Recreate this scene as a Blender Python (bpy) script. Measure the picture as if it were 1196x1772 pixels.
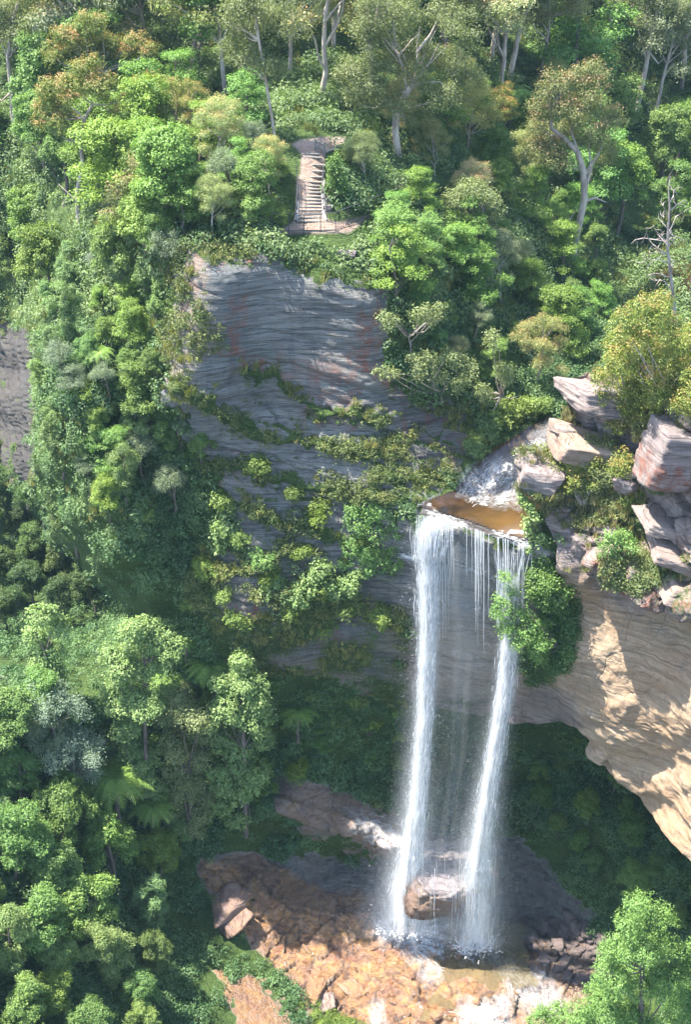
import bpy, math, random
import numpy as np
from mathutils import Vector, Matrix
from mathutils.bvhtree import BVHTree

C = bpy.context.scene
for o in list(bpy.data.objects):
    bpy.data.objects.remove(o)

# ---------------------------------------------------------------- camera
PITCH = math.radians(33.0)
CAM_H = 39.0
VFOV = math.radians(40.0)
FPX = 886.0 / math.tan(VFOV / 2)
cd = bpy.data.cameras.new('camera')
cam = bpy.data.objects.new('camera', cd)
C.collection.objects.link(cam)
cam.location = (0, 0, CAM_H)
cam.rotation_euler = (math.pi / 2 - PITCH, 0, 0)
cd.sensor_fit = 'VERTICAL'
cd.angle = VFOV
cd.clip_start = 0.5
cd.clip_end = 2000
C.camera = cam
C.render.resolution_x = 692
C.render.resolution_y = 1024

# ---------------------------------------------------------------- light
SUN_EL = math.radians(66.0)
sx, sy = -0.95, 0.11                       # horizontal direction towards the sun: left, a little behind the falls
n_ = math.hypot(sx, sy)
to_sun = Vector((sx / n_ * math.cos(SUN_EL), sy / n_ * math.cos(SUN_EL), math.sin(SUN_EL)))
ld = bpy.data.lights.new('sun', 'SUN')
ld.energy = 5.0
ld.angle = math.radians(0.53)
ld.color = (1.0, 0.93, 0.82)
sun = bpy.data.objects.new('sun', ld)
sun.rotation_euler = to_sun.to_track_quat('Z', 'Y').to_euler()
sun.location = (-60, 60, 120)
C.collection.objects.link(sun)

W = bpy.data.worlds.new('World')
C.world = W
W.use_nodes = True
nt = W.node_tree
nt.nodes.clear()
wo = nt.nodes.new('ShaderNodeOutputWorld')
bg = nt.nodes.new('ShaderNodeBackground')
sk = nt.nodes.new('ShaderNodeTexSky')
sk.sky_type = 'NISHITA'
sk.sun_disc = False
sk.sun_elevation = SUN_EL
sk.sun_rotation = math.atan2(sx, sy)
bg.inputs['Strength'].default_value = 0.15
nt.links.new(sk.outputs['Color'], bg.inputs['Color'])
nt.links.new(bg.outputs['Background'], wo.inputs['Surface'])
C.view_settings.view_transform = 'Standard'
C.view_settings.look = 'None'
C.view_settings.exposure = 2.12
C.view_settings.gamma = 1.0
C.cycles.transparent_max_bounces = 24

# ---------------------------------------------------------------- pixel <-> world
CP, SP = math.cos(PITCH), math.sin(PITCH)

def ray(px, py):
    xr = (np.asarray(px, float) - 598.0) / FPX
    yr = -(np.asarray(py, float) - 886.0) / FPX
    return xr, CP + yr * SP, -SP + yr * CP

def at(px, py, Y):
    """photo pixel (1196x1772) at horizontal distance Y -> world point(s)"""
    a, b, c = ray(px, py)
    t = np.asarray(Y, float) / b
    return np.stack(np.broadcast_arrays(a * t, b * t, CAM_H + c * t), -1)

def V(px, py, Y):
    return Vector(at(px, py, Y))

def mpp(p):
    """metres per photo pixel at world point"""
    return (p[1] * CP + (CAM_H - p[2]) * SP) / FPX

def topix(P):
    P = np.asarray(P, float)
    d = P[..., 1] * CP + (CAM_H - P[..., 2]) * SP
    u = P[..., 1] * SP - (CAM_H - P[..., 2]) * CP
    return 598 + P[..., 0] / d * FPX, 886 - u / d * FPX

# ---------------------------------------------------------------- noise (numpy)
def _h(ix, iy, iz, seed):
    with np.errstate(over='ignore'):
        h = (ix.astype(np.int64) * 374761393 + iy.astype(np.int64) * 668265263
             + iz.astype(np.int64) * 2147483647 + seed * 974634777) & 0x7fffffff
        h = ((h ^ (h >> 13)) * 1274126177) & 0x7fffffff
        h = ((h ^ (h >> 16)) * 1103515245) & 0x7fffffff
        h = h ^ (h >> 15)
    return (h & 0xffffff) / float(0x1000000)

def vnoise(P, seed=0):
    P = np.asarray(P, float)
    f = np.floor(P)
    t = P - f
    t = t * t * t * (t * (t * 6 - 15) + 10)
    i = f.astype(np.int64)
    r = 0
    for dx in (0, 1):
        wx = t[..., 0] if dx else 1 - t[..., 0]
        for dy in (0, 1):
            wy = t[..., 1] if dy else 1 - t[..., 1]
            for dz in (0, 1):
                wz = t[..., 2] if dz else 1 - t[..., 2]
                r = r + wx * wy * wz * _h(i[..., 0] + dx, i[..., 1] + dy, i[..., 2] + dz, seed)
    return r * 2 - 1

def fbm(P, octv=4, seed=0, gain=0.5):
    r = 0; a = 1.0; s = 0
    P = np.asarray(P, float)
    for k in range(octv):
        r = r + a * vnoise(P * (2.03 ** k) + 17.3 * k, seed + k)
        s += a
        a *= gain
    return r / s * 1.5

def sstep(a, b, x):
    t = np.clip((x - a) / (b - a), 0, 1)
    return t * t * (3 - 2 * t)

def layers(w, seed, edge=0.25):
    """random value per bed, short smooth transition between beds"""
    f = np.floor(w); t = w - f
    z = np.zeros_like(f)
    a = _h(f, z, z, seed); b = _h(f + 1, z, z, seed)
    return a + (b - a) * sstep(1 - edge, 1, t)

def cells(P, seed):
    """worley: returns F1, F2-F1, random of the cell (numpy, 3d)"""
    P = np.asarray(P, float)
    f = np.floor(P).astype(np.int64)
    d1 = np.full(P.shape[:-1], 9.0); d2 = d1.copy(); rid = np.zeros_like(d1)
    for dx in (-1, 0, 1):
        for dy in (-1, 0, 1):
            for dz in (-1, 0, 1):
                i, j, k = f[..., 0] + dx, f[..., 1] + dy, f[..., 2] + dz
                qx = i + _h(i, j, k, seed); qy = j + _h(i, j, k, seed + 1); qz = k + _h(i, j, k, seed + 2)
                d = np.sqrt((P[..., 0] - qx) ** 2 + (P[..., 1] - qy) ** 2 + (P[..., 2] - qz) ** 2)
                r = _h(i, j, k, seed + 3)
                near = d < d1
                d2 = np.where(near, d1, np.minimum(d2, d))
                rid = np.where(near, r, rid)
                d1 = np.where(near, d, d1)
    return d1, d2 - d1, rid

def inpoly(px, py, poly):
    px = np.asarray(px, float); py = np.asarray(py, float)
    c = np.zeros(px.shape, bool)
    n = len(poly)
    for i in range(n):
        x1, y1 = poly[i]; x2, y2 = poly[(i + 1) % n]
        if y1 == y2:
            continue
        m = ((y1 > py) != (y2 > py)) & (px < (x2 - x1) * (py - y1) / (y2 - y1) + x1)
        c ^= m
    return c

def dline(px, py, line):
    d = np.full(np.shape(px), 1e9)
    for (x1, y1), (x2, y2) in zip(line[:-1], line[1:]):
        vx, vy = x2 - x1, y2 - y1
        t = np.clip(((px - x1) * vx + (py - y1) * vy) / (vx * vx + vy * vy), 0, 1)
        d = np.minimum(d, np.hypot(px - x1 - t * vx, py - y1 - t * vy))
    return d

def softpoly(px, py, poly, w=14.0):
    """0..1, soft edge w pixels wide"""
    ins = inpoly(px, py, poly)
    d = dline(px, py, list(poly) + [poly[0]])
    return np.clip(0.5 + np.where(ins, d, -d) / w, 0, 1)

def rbf(pts, qx, qy, c=28.0, lin=True):
    pts = np.array(pts, float)
    n = len(pts)
    s = 100.0
    X = pts[:, :2] / s; c = c / s
    A = np.sqrt(((X[:, None] - X[None]) ** 2).sum(-1) + c * c)
    Pm = np.hstack([np.ones((n, 1)), X])
    M = np.zeros((n + 3, n + 3))
    M[:n, :n] = A - np.eye(n) * 0.0; M[:n, n:] = Pm; M[n:, :n] = Pm.T
    sol = np.linalg.solve(M, np.concatenate([pts[:, 2], np.zeros(3)]))
    out = sol[n] + sol[n + 1] * qx / s + sol[n + 2] * qy / s
    for k in range(n):
        out = out + sol[k] * np.sqrt((qx / s - X[k, 0]) ** 2 + (qy / s - X[k, 1]) ** 2 + c * c)
    return out

# ---------------------------------------------------------------- mesh / object helpers
def mesh_np(name, verts, faces, mat=None, smooth=False, fattr=None, vattr=None, mats=None, midx=None):
    """verts (n,3), faces (m,k) all with k corners"""
    verts = np.asarray(verts, np.float32); faces = np.asarray(faces, np.int32)
    me = bpy.data.meshes.new(name)
    m, k = faces.shape
    me.vertices.add(len(verts)); me.vertices.foreach_set('co', verts.ravel())
    me.loops.add(m * k); me.loops.foreach_set('vertex_index', faces.ravel())
    me.polygons.add(m)
    me.polygons.foreach_set('loop_start', np.arange(m, dtype=np.int32) * k)
    me.polygons.foreach_set('loop_total', np.full(m, k, np.int32))
    if smooth:
        me.polygons.foreach_set('use_smooth', np.ones(m, bool))
    if mat: me.materials.append(mat)
    for mm in (mats or []): me.materials.append(mm)
    if midx is not None: me.polygons.foreach_set('material_index', np.asarray(midx, np.int32))
    me.update(calc_edges=True)
    for nm, a in (fattr or {}).items():
        a = np.asarray(a, np.float32)
        if a.ndim == 1:
            at_ = me.attributes.new(nm, 'FLOAT', 'FACE'); at_.data.foreach_set('value', a)
        else:
            at_ = me.attributes.new(nm, 'FLOAT_VECTOR', 'FACE'); at_.data.foreach_set('vector', a.ravel())
    for nm, a in (vattr or {}).items():
        at_ = me.attributes.new(nm, 'FLOAT', 'POINT'); at_.data.foreach_set('value', np.asarray(a, np.float32).ravel())
    return me

def link(name, me, parent=None, loc=None):
    o = bpy.data.objects.new(name, me)
    C.collection.objects.link(o)
    if parent is not None: o.parent = parent
    if loc is not None: o.location = loc
    return o

def tag(o, label=None, cat=None, group=None, kind=None):
    if label: o['label'] = label
    if cat: o['category'] = cat
    if group: o['group'] = group
    if kind: o['kind'] = kind
    return o

def empty(name, loc, label, cat, group=None):
    o = bpy.data.objects.new(name, None)
    o.empty_display_size = 0.3
    C.collection.objects.link(o)
    o.location = loc
    return tag(o, label, cat, group)

class Geo:
    """collects tris+quads as quads (tri = repeated vertex avoided: use quads only)"""
    def __init__(s): s.v = []; s.f = []; s.n = 0
    def add(s, v, f):
        v = np.asarray(v, float); f = np.asarray(f, int)
        s.v.append(v); s.f.append(f + s.n); s.n += len(v)
    def mesh(s, name, mat, smooth=False, **k):
        return mesh_np(name, np.concatenate(s.v), np.concatenate(s.f), mat, smooth, **k)

def tube(g, pts, rad, k=7):
    pts = [Vector(p) for p in pts]
    n = len(pts)
    rings = []
    up = Vector((0.31, 0.17, 0.93))
    for i, p in enumerate(pts):
        d = (pts[min(i + 1, n - 1)] - pts[max(i - 1, 0)])
        if d.length < 1e-6: d = Vector((0, 0, 1))
        d.normalize()
        a = d.cross(up)
        if a.length < 0.1: a = d.cross(Vector((1, 0, 0)))
        a.normalize(); b = d.cross(a)
        r = rad[i]
        rings.append([p + (a * math.cos(t) + b * math.sin(t)) * r for t in np.linspace(0, 2 * math.pi, k, endpoint=False)])
    v = np.array([list(q) for rg in rings for q in rg])
    f = []
    for i in range(n - 1):
        for j in range(k):
            f.append((i * k + j, i * k + (j + 1) % k, (i + 1) * k + (j + 1) % k, (i + 1) * k + j))
    g.add(v, f)

def box(g, c, s, R=None):
    """box, centre c, full size s, optional 3x3 rotation"""
    h = np.array(s, float) / 2
    v = np.array([(x, y, z) for x in (-1, 1) for y in (-1, 1) for z in (-1, 1)], float) * h
    if R is not None: v = v @ np.array(R).T
    v = v + np.array(c, float)
    g.add(v, [(0, 1, 3, 2), (4, 6, 7, 5), (0, 4, 5, 1), (2, 3, 7, 6), (0, 2, 6, 4), (1, 5, 7, 3)])

# ---------------------------------------------------------------- node helpers
def newmat(name):
    m = bpy.data.materials.new(name); m.use_nodes = True
    m.node_tree.nodes.clear()
    return m, m.node_tree

class NT:
    def __init__(s, name):
        s.m, s.t = newmat(name)
        s.out = s.n('ShaderNodeOutputMaterial')
    def n(s, typ, **k):
        nd = s.t.nodes.new(typ)
        for a, b in k.items(): setattr(nd, a, b)
        return nd
    def l(s, a, b): s.t.links.new(a, b)
    def attr(s, name, typ='GEOMETRY'):
        a = s.n('ShaderNodeAttribute'); a.attribute_name = name; a.attribute_type = typ
        return a
    def mix(s, fac, a, b, mode='MIX'):
        nd = s.n('ShaderNodeMix', data_type='RGBA', blend_type=mode)
        for sock, val in ((nd.inputs[0], fac), (nd.inputs[6], a), (nd.inputs[7], b)):
            if hasattr(val, 'links') or hasattr(val, 'is_output'): s.l(val, sock)
            elif isinstance(val, (int, float)): sock.default_value = val
            else: sock.default_value = (*val, 1)
        return nd.outputs[2]
    def math(s, op, a, b=None, c=None, clamp=False):
        nd = s.n('ShaderNodeMath', operation=op); nd.use_clamp = clamp
        for i, val in enumerate((a, b, c)):
            if val is None: continue
            if hasattr(val, 'is_output'): s.l(val, nd.inputs[i])
            else: nd.inputs[i].default_value = val
        return nd.outputs[0]
    def noise(s, scale, det=4, rough=0.55, vec=None, dist=0.0):
        nd = s.n('ShaderNodeTexNoise'); nd.inputs['Scale'].default_value = scale
        nd.inputs['Detail'].default_value = det; nd.inputs['Roughness'].default_value = rough
        nd.inputs['Distortion'].default_value = dist
        if vec is not None: s.l(vec, nd.inputs['Vector'])
        return nd.outputs['Fac']
    def ramp(s, fac, stops):
        nd = s.n('ShaderNodeValToRGB')
        cr = nd.color_ramp
        while len(cr.elements) < len(stops): cr.elements.new(0.5)
        for e, (p, c) in zip(cr.elements, stops):
            e.position = p
            e.color = (c, c, c, 1) if isinstance(c, (int, float)) else (*c, 1)
        s.l(fac, nd.inputs[0])
        return nd.outputs[0]
    def mapping(s, scale=(1, 1, 1), rot=(0, 0, 0), src='Object'):
        tc = s.n('ShaderNodeTexCoord'); mp = s.n('ShaderNodeMapping')
        mp.inputs['Scale'].default_value = scale; mp.inputs['Rotation'].default_value = rot
        s.l(tc.outputs[src], mp.inputs['Vector'])
        return mp.outputs[0]

def principled(nt_, col, rough=0.8, spec=0.3, normal=None):
    b = nt_.n('ShaderNodeBsdfPrincipled')
    for sock, val in ((b.inputs['Base Color'], col), (b.inputs['Roughness'], rough)):
        if hasattr(val, 'is_output'): nt_.l(val, sock)
        elif isinstance(val, (int, float)): sock.default_value = val
        else: sock.default_value = (*val, 1)
    if hasattr(spec, 'is_output'): nt_.l(spec, b.inputs['Specular IOR Level'])
    else: b.inputs['Specular IOR Level'].default_value = spec
    if normal is not None: nt_.l(normal, b.inputs['Normal'])
    return b
# ---------------------------------------------------------------- rock material driven by per-vertex masks
def rock_material(name, base_a, base_b, strata_rot=(0, -0.29, 0)):
    s = NT(name)
    gen = s.mapping((1, 1, 1))
    st = s.mapping((0.04, 0.04, 1.5), strata_rot)
    band = s.noise(1.5, 8, 0.7, st, 0.4)
    band2 = s.noise(6.0, 6, 0.7, st, 0.6)
    blot = s.noise(0.35, 6, 0.65, gen)
    fine = s.noise(7.0, 8, 0.75, gen)
    grit = s.noise(34.0, 4, 0.7, gen)
    streak = s.noise(1.0, 6, 0.6, s.mapping((1.6, 1.6, 0.16)), 0.3)
    c = s.mix(s.ramp(blot, [(0.35, 0.0), (0.65, 1.0)]), base_a, base_b)
    c = s.mix(s.math('MULTIPLY', s.ramp(band, [(0.46, 0.0), (0.62, 1.0)]), 0.5), c, (0.10, 0.09, 0.10))
    c = s.mix(s.math('MULTIPLY', s.ramp(fine, [(0.4, 0.0), (0.7, 1.0)]), 0.35), c, (0.33, 0.33, 0.32))
    crk = s.math('ABSOLUTE', s.math('SUBTRACT', s.noise(2.2, 3, 0.5, st, 0.3), 0.5))
    crk2 = s.math('ABSOLUTE', s.math('SUBTRACT', s.noise(5.5, 3, 0.5, st, 0.3), 0.5))
    crack = s.math('MAXIMUM', s.ramp(crk, [(0.0, 1.0), (0.012, 0.0)]), s.math('MULTIPLY', s.ramp(crk2, [(0.0, 1.0), (0.018, 0.0)]), 0.75))
    crack = s.math('MULTIPLY', crack, s.ramp(fine, [(0.3, 0.2), (0.55, 1.0)]))
    c = s.mix(s.math('MULTIPLY', crack, 0.75), c, (0.03, 0.028, 0.03))
    # vertical dark run-off
    c = s.mix(s.math('MULTIPLY', s.ramp(streak, [(0.5, 0.0), (0.68, 1.0)]), 0.45), c, (0.09, 0.085, 0.095))
    # tan sandstone
    tanm = s.attr('tan').outputs['Fac']
    tcol = s.mix(s.ramp(blot, [(0.3, 0.0), (0.7, 1.0)]), (0.40, 0.25, 0.135), (0.42, 0.33, 0.23))
    tcol = s.mix(s.math('MULTIPLY', s.ramp(band, [(0.5, 0.0), (0.66, 1.0)]), 0.38), tcol, (0.27, 0.13, 0.07))
    tcol = s.mix(s.math('MULTIPLY', s.ramp(fine, [(0.45, 0.0), (0.7, 1.0)]), 0.5), tcol, (0.46, 0.40, 0.33))
    tcol = s.mix(s.math('MULTIPLY', s.ramp(streak, [(0.56, 0.0), (0.72, 1.0)]), 0.55), tcol, (0.19, 0.17, 0.17))
    c = s.mix(tanm, c, tcol)
    # wet orange slab rock
    orm = s.attr('orange').outputs['Fac']
    ocol = s.mix(s.ramp(s.noise(0.9, 5, 0.6, gen, 0.5), [(0.35, 0.0), (0.65, 1.0)]), (0.22, 0.10, 0.055), (0.37, 0.21, 0.075))
    ocol = s.mix(s.math('MULTIPLY', s.ramp(fine, [(0.5, 0.0), (0.7, 1.0)]), 0.6), ocol, (0.16, 0.09, 0.07))
    ocol = s.mix(s.math('MULTIPLY', s.ramp(s.noise(2.3, 6, 0.7, gen, 1.0), [(0.46, 0.0), (0.60, 1.0)]), 0.55), ocol, (0.29, 0.20, 0.165))
    c = s.mix(orm, c, ocol)
    # iron-red
    iron = s.math('MULTIPLY', s.attr('iron').outputs['Fac'], s.ramp(s.noise(1.7, 6, 0.7, gen), [(0.44, 0.0), (0.62, 1.0)]))
    c = s.mix(s.math('MULTIPLY', iron, 0.85), c, (0.27, 0.10, 0.065))
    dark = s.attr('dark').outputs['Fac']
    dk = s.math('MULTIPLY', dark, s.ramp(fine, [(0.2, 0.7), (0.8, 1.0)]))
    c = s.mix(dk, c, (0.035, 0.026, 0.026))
    # moss / grass
    moss = s.math('ADD', s.attr('moss').outputs['Fac'], s.math('MULTIPLY', s.math('SUBTRACT', fine, 0.5), 1.3))
    moss = s.ramp(moss, [(0.42, 0.0), (0.62, 1.0)])
    mc = s.mix(s.ramp(fine, [(0.35, 0.0), (0.65, 1.0)]), (0.020, 0.045, 0.014), (0.085, 0.13, 0.03))
    c = s.mix(moss, c, mc)
    # soil / sand path
    soil = s.attr('soil').outputs['Fac']
    c = s.mix(soil, c, s.mix(s.ramp(fine, [(0.4, 0.0), (0.6, 1.0)]), (0.29, 0.195, 0.145), (0.38, 0.30, 0.25)))
    wet = s.attr('wet').outputs['Fac']
    wr = s.math('MULTIPLY', wet, s.ramp(s.noise(1.3, 4, 0.6, gen), [(0.35, 0.5), (0.6, 1.12)]))
    dry = s.math('SUBTRACT', 1.0, s.math('MULTIPLY', wr, 0.72))
    rough = s.math('MULTIPLY', dry, 0.86)
    mus = s.n('ShaderNodeTexVoronoi'); mus.inputs['Scale'].default_value = 3.2; s.l(gen, mus.inputs['Vector'])
    fine2 = s.math('MULTIPLY', mus.outputs['Distance'], s.math('MULTIPLY', orm, 0.5))
    hb = s.math('ADD', s.math('MULTIPLY', band2, 0.28), s.math('ADD', s.math('MULTIPLY', fine, 0.75), s.math('MULTIPLY', grit, 0.35)))
    bmp = s.n('ShaderNodeBump'); bmp.inputs['Strength'].default_value = 0.9; bmp.inputs['Distance'].default_value = 0.24
    s.l(s.math('SUBTRACT', s.math('ADD', hb, fine2), s.math('MULTIPLY', crack, 0.6)), bmp.inputs['Height'])
    b = principled(s, c, rough, s.math('ADD', 0.2, s.math('MULTIPLY', wet, 0.6)), bmp.outputs[0])
    s.l(b.outputs[0], s.out.inputs[0])
    return s.m

# ---------------------------------------------------------------- main terrain sheet: plateau, cliff, plunge recess, gorge floor
PA = [
 # far hill
 (-500,-700,260),(300,-700,260),(1100,-700,270),(1700,-700,270),(-500,-300,150),(400,-300,150),(1200,-300,160),(1700,-300,160),
 (-300,0,112),(0,0,108),(200,0,106),(450,0,103),(700,0,103),(950,0,112),(1196,0,118),(1500,0,125),
 (0,150,96),(200,150,93),(400,150,86),(600,150,84),(800,150,92),(1000,150,104),(1196,150,110),(1500,150,118),
 (0,300,88),(150,300,84),(300,300,76),(420,300,70.5),(470,300,69.8),(560,300,70.0),(640,300,72),(750,300,78),(900,300,90),(1050,300,98),(1196,300,102),(1500,300,108),
 (470,250,72.5),(540,250,71.5),(600,250,73),(500,398,66.9),(580,396,66.9),(440,400,66.7),(620,385,68),(700,350,72),
 (470,355,68.0),(600,350,68.6),(520,425,66.2),
 (150,420,74),(260,420,69),(330,425,65.2),(450,432,64.9),(560,470,64.6),(650,500,64.5),(700,440,67.5),(800,420,73),(900,420,80),(1000,420,86),(1100,420,91),(1196,420,90),(1400,420,92),
 (0,450,91),(80,480,84),(-300,450,95),
 # main cliff face
 (350,470,63.8),(330,560,63.5),(300,640,63.3),(300,690,62.8),(450,520,64.2),(450,620,64.2),(450,700,64.2),(550,560,64.2),(550,660,64.0),(550,760,63.5),
 (650,560,64.1),(650,660,63.8),(650,760,63.3),(650,850,62.0),(700,870,61.4),(560,850,62.8),(450,800,63.2),(380,760,63.6),(740,700,64.8),(750,800,62.9),
 (720,560,65.5),(800,560,69),(800,660,66.5),(830,750,64.3),(880,700,66.5),(900,600,71),(900,500,76),(1000,520,80),(1000,620,73),(1100,520,83),(1196,520,79),(1400,520,80),
 # creek above the lip
 (730,885,60.6),(760,893,59.9),(800,912,58.9),(860,930,58.0),(915,946,57.3),(960,950,57.0),(790,870,61.0),(850,868,61.1),(850,840,62.3),(880,800,63.2),(925,770,64.0),(965,740,65.0),(1000,700,66.4),(1100,600,72),(1196,480,80.5),(1200,600,73),(1200,800,66),(1100,760,67),(1400,800,66),
 # under the lip
 (750,925,60.1),(800,945,59.3),(860,965,58.6),(915,985,58.0),(750,965,60.3),(820,985,59.7),(890,1005,58.9),(750,1040,60.9),(850,1060,60.4),(930,1060,60.0),
 (750,1120,61.6),(850,1140,61.1),(930,1150,60.8),(700,1180,62.0),(850,1195,61.4),(800,1235,63.0),(900,1240,63.2),(760,1270,64.5),(850,1290,66),(950,1290,66.5),(1050,1330,66),
 (800,1370,66),(900,1400,66.5),(760,1420,64.0),(830,1450,63.5),(900,1490,64),(1000,1400,64.5),(1100,1450,62),(1196,1540,58.5),(1400,1600,56),
 # left part of cliff and its green skirt
 (700,950,61.2),(650,930,61.8),(550,940,62.0),(430,900,62.2),(620,1000,61.6),(500,1010,61.6),(400,1000,61.6),(300,960,63.2),(300,850,64),(220,760,65.6),(200,640,66.3),(200,520,70),(250,560,67.4),(130,560,73),
 (650,1080,61.6),(500,1080,61.2),(400,1090,61.2),(300,1060,62.8),(650,1140,61.8),(480,1120,61.5),(400,1150,62.4),(560,1180,62.7),(650,1200,63.0),(300,1150,63.0),
 (500,1250,62.8),(620,1290,63.4),(400,1250,62.3),(300,1250,62.6),(480,1340,62.8),(620,1350,63.6),
 # nose against the far gorge
 (20,560,88),(20,640,87.5),(18,740,87),(15,820,86.5),(-300,600,92),(-300,820,91),(70,600,70),(70,700,68),(78,800,68),(60,900,84),(125,900,66.5),(120,980,82),(180,980,65),(178,1045,78),(240,1040,63.6),
 (0,900,86),(0,1000,81),(90,1060,78),(0,1090,74),(-300,1000,84),(-300,1200,66),
 (0,1200,61.5),(100,1200,61.5),(200,1180,62.5),(200,1300,61.8),(0,1400,56),(200,1420,59.6),(340,1400,61.8),(0,1600,50),(200,1600,54.2),(330,1560,59.4),(330,1640,56),(0,1772,46),(200,1772,48.2),(340,1772,50.4),(-300,1400,54),(-300,1772,44),
 # plunge ledges and rock floor
 (470,1370,61.8),(600,1395,61.4),(690,1430,60.8),(480,1405,59.9),(600,1445,59.2),(690,1478,59.3),(600,1470,61.6),(690,1500,61.4),(480,1440,61.8),
 (400,1500,60.2),(500,1520,60.4),(600,1530,61.0),(690,1560,60.2),(420,1560,58.6),(520,1575,59.6),(600,1580,59.3),(700,1600,59.3),(780,1590,60.5),(780,1640,58.3),(860,1600,60.6),(860,1650,58.0),(960,1600,60.8),(960,1660,57.9),(1050,1660,58.4),(1080,1600,59.4),
 (470,1640,57.2),(600,1650,57.4),(700,1680,56.3),(820,1690,56.0),(950,1720,55.4),(1000,1772,53.6),(500,1700,55.0),(600,1740,53.9),(700,1772,52.7),(850,1772,52.8),
 (440,1700,54.4),(470,1772,51.6),(380,1700,53.8),(1100,1700,56.3),(1196,1650,56.4),(1196,1772,52.2),(1400,1772,51),
 (-300,2100,36),(200,2100,39.5),(600,2100,42.0),(1000,2100,42.5),(1500,2100,42),
]

def axis(segs):
    out = []
    for a, b, n in segs: out.append(np.linspace(a, b, n, endpoint=False))
    return np.concatenate(out + [[segs[-1][1]]])

ax = axis([(-500, -20, 40), (-20, 1216, 470), (1216, 1700, 40)])
ay = axis([(-700, -40, 40), (-40, 1800, 800), (1800, 2100, 30)])
GX, GY = np.meshgrid(ax, ay)

STAIR_POLY = [(470, 404), (503, 389), (514, 378), (514, 315), (521, 300), (522, 264), (506, 250), (520, 243), (600, 236), (590, 250), (562, 262), (560, 315), (570, 330), (562, 345), (564, 380), (585, 386), (640, 372), (604, 402)]
CREEK_POLY = [(722, 890), (745, 866), (790, 850), (812, 820), (840, 785), (880, 765), (915, 742), (945, 722), (975, 735), (960, 780), (930, 850), (925, 950), (860, 932), (795, 908)]
ROCKY_POLYS = [[(330, 425), (400, 415), (470, 440), (560, 478), (655, 500), (665, 600), (700, 690), (800, 690), (830, 780), (745, 868), (690, 880), (610, 965), (560, 965), (430, 950), (395, 860), (360, 780), (285, 690), (285, 640), (310, 560), (318, 500)]]
FLOOR_POLY = [(345, 1490), (440, 1480), (560, 1540), (690, 1540), (860, 1610), (960, 1610), (1070, 1640), (1010, 1760), (1000, 1820), (560, 1820), (500, 1690), (400, 1600), (345, 1530)]

def cliff_disp(P, GX, GY):
    """outward displacement of bedded sandstone, metres"""
    x, y, z = P[..., 0], P[..., 1], P[..., 2]
    warp = fbm(P * 0.10, 2, 5)
    w = z + 0.30 * x + warp * 0.35
    d = (layers(w / 1.7, 11, 0.12) - 0.5) * 0.45 + (layers(w / 0.55 + 3.1, 23, 0.2) - 0.5) * 0.26 * np.clip(0.5 + 1.3 * fbm(P * 0.3 + 8, 3, 33), 0, 1.3) + (layers(w / 0.19, 29, 0.3) - 0.5) * 0.03
    t = w / 1.7 - np.floor(w / 1.7)
    d -= 0.16 * np.exp(-((t - 0.06) / 0.04) ** 2)
    f1, ed, rid = cells(np.stack([x * 0.22, y * 0.22, w * 0.75], -1) + fbm(P * 0.8, 2, 77)[..., None] * 0.15, 41)
    d += (rid - 0.5) * 0.20 - 0.07 * np.exp(-(ed / 0.025) ** 2)
    d += fbm(P * 0.35, 3, 31) * 0.08 + fbm(P * np.array([1.5, 1.5, 3.5]), 3, 37) * 0.07
    return d

def grid_faces(ny, nx):
    i = np.arange(ny * nx).reshape(ny, nx)
    return np.stack([i[:-1, :-1], i[1:, :-1], i[1:, 1:], i[:-1, 1:]], -1).reshape(-1, 4)

def grid_normals(P):
    du = np.gradient(P, axis=1); dv = np.gradient(P, axis=0)
    n = np.cross(dv, du)
    n /= np.linalg.norm(n, axis=-1, keepdims=True) + 1e-9
    return n

YA = rbf(PA, GX, GY, 16.0)
YA = np.maximum(YA, 30)
PAw = at(GX, GY, YA)
NA = grid_normals(PAw)
jx = GX + fbm(PAw * 0.5, 3, 91) * 16 + fbm(PAw * 2.5, 2, 93) * 9
jy = GY + fbm(PAw * 0.5 + 50, 3, 92) * 16 + fbm(PAw * 2.5 + 9, 2, 94) * 9
mx = lambda *a: np.maximum.reduce(a)

rocky = softpoly(jx, jy, ROCKY_POLYS[0], 10)
lowrock = np.clip(softpoly(jx, jy, [(330, 960), (400, 940), (700, 900), (960, 950), (960, 1250), (650, 1210), (480, 1150), (400, 1140), (330, 1060)], 20), 0, 1)
ledge1 = softpoly(jx, jy, [(460, 1350), (600, 1370), (700, 1420), (860, 1470), (700, 1500), (600, 1460), (470, 1410)], 12)
darkrock = softpoly(jx, jy, [(380, 1480), (480, 1490), (690, 1490), (900, 1440), (1050, 1600), (960, 1640), (700, 1590), (500, 1570), (420, 1540)], 14)
floor = softpoly(GX + 0.5 * (jx - GX), GY + 0.5 * (jy - GY), FLOOR_POLY, 14)
lowstrip = softpoly(jx, jy, [(360, 1680), (440, 1690), (520, 1760), (560, 1830), (420, 1830), (400, 1740)], 8)
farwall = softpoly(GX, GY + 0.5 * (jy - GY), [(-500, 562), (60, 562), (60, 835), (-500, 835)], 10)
creek = softpoly(GX, GY, CREEK_POLY, 8)
stair = softpoly(GX, GY, STAIR_POLY, 8)
ridgerock = softpoly(jx, jy, [(300, 440), (345, 430), (350, 520), (400, 590), (350, 620), (285, 650), (300, 540)], 10)
upcreek = softpoly(GX, GY, [(1130, 500), (1160, 430), (1260, 420), (1260, 560), (1150, 550)], 14)
allrock = np.clip(mx(rocky, lowrock * 0.9, ledge1, darkrock, farwall, ridgerock), 0, 1)

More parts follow.
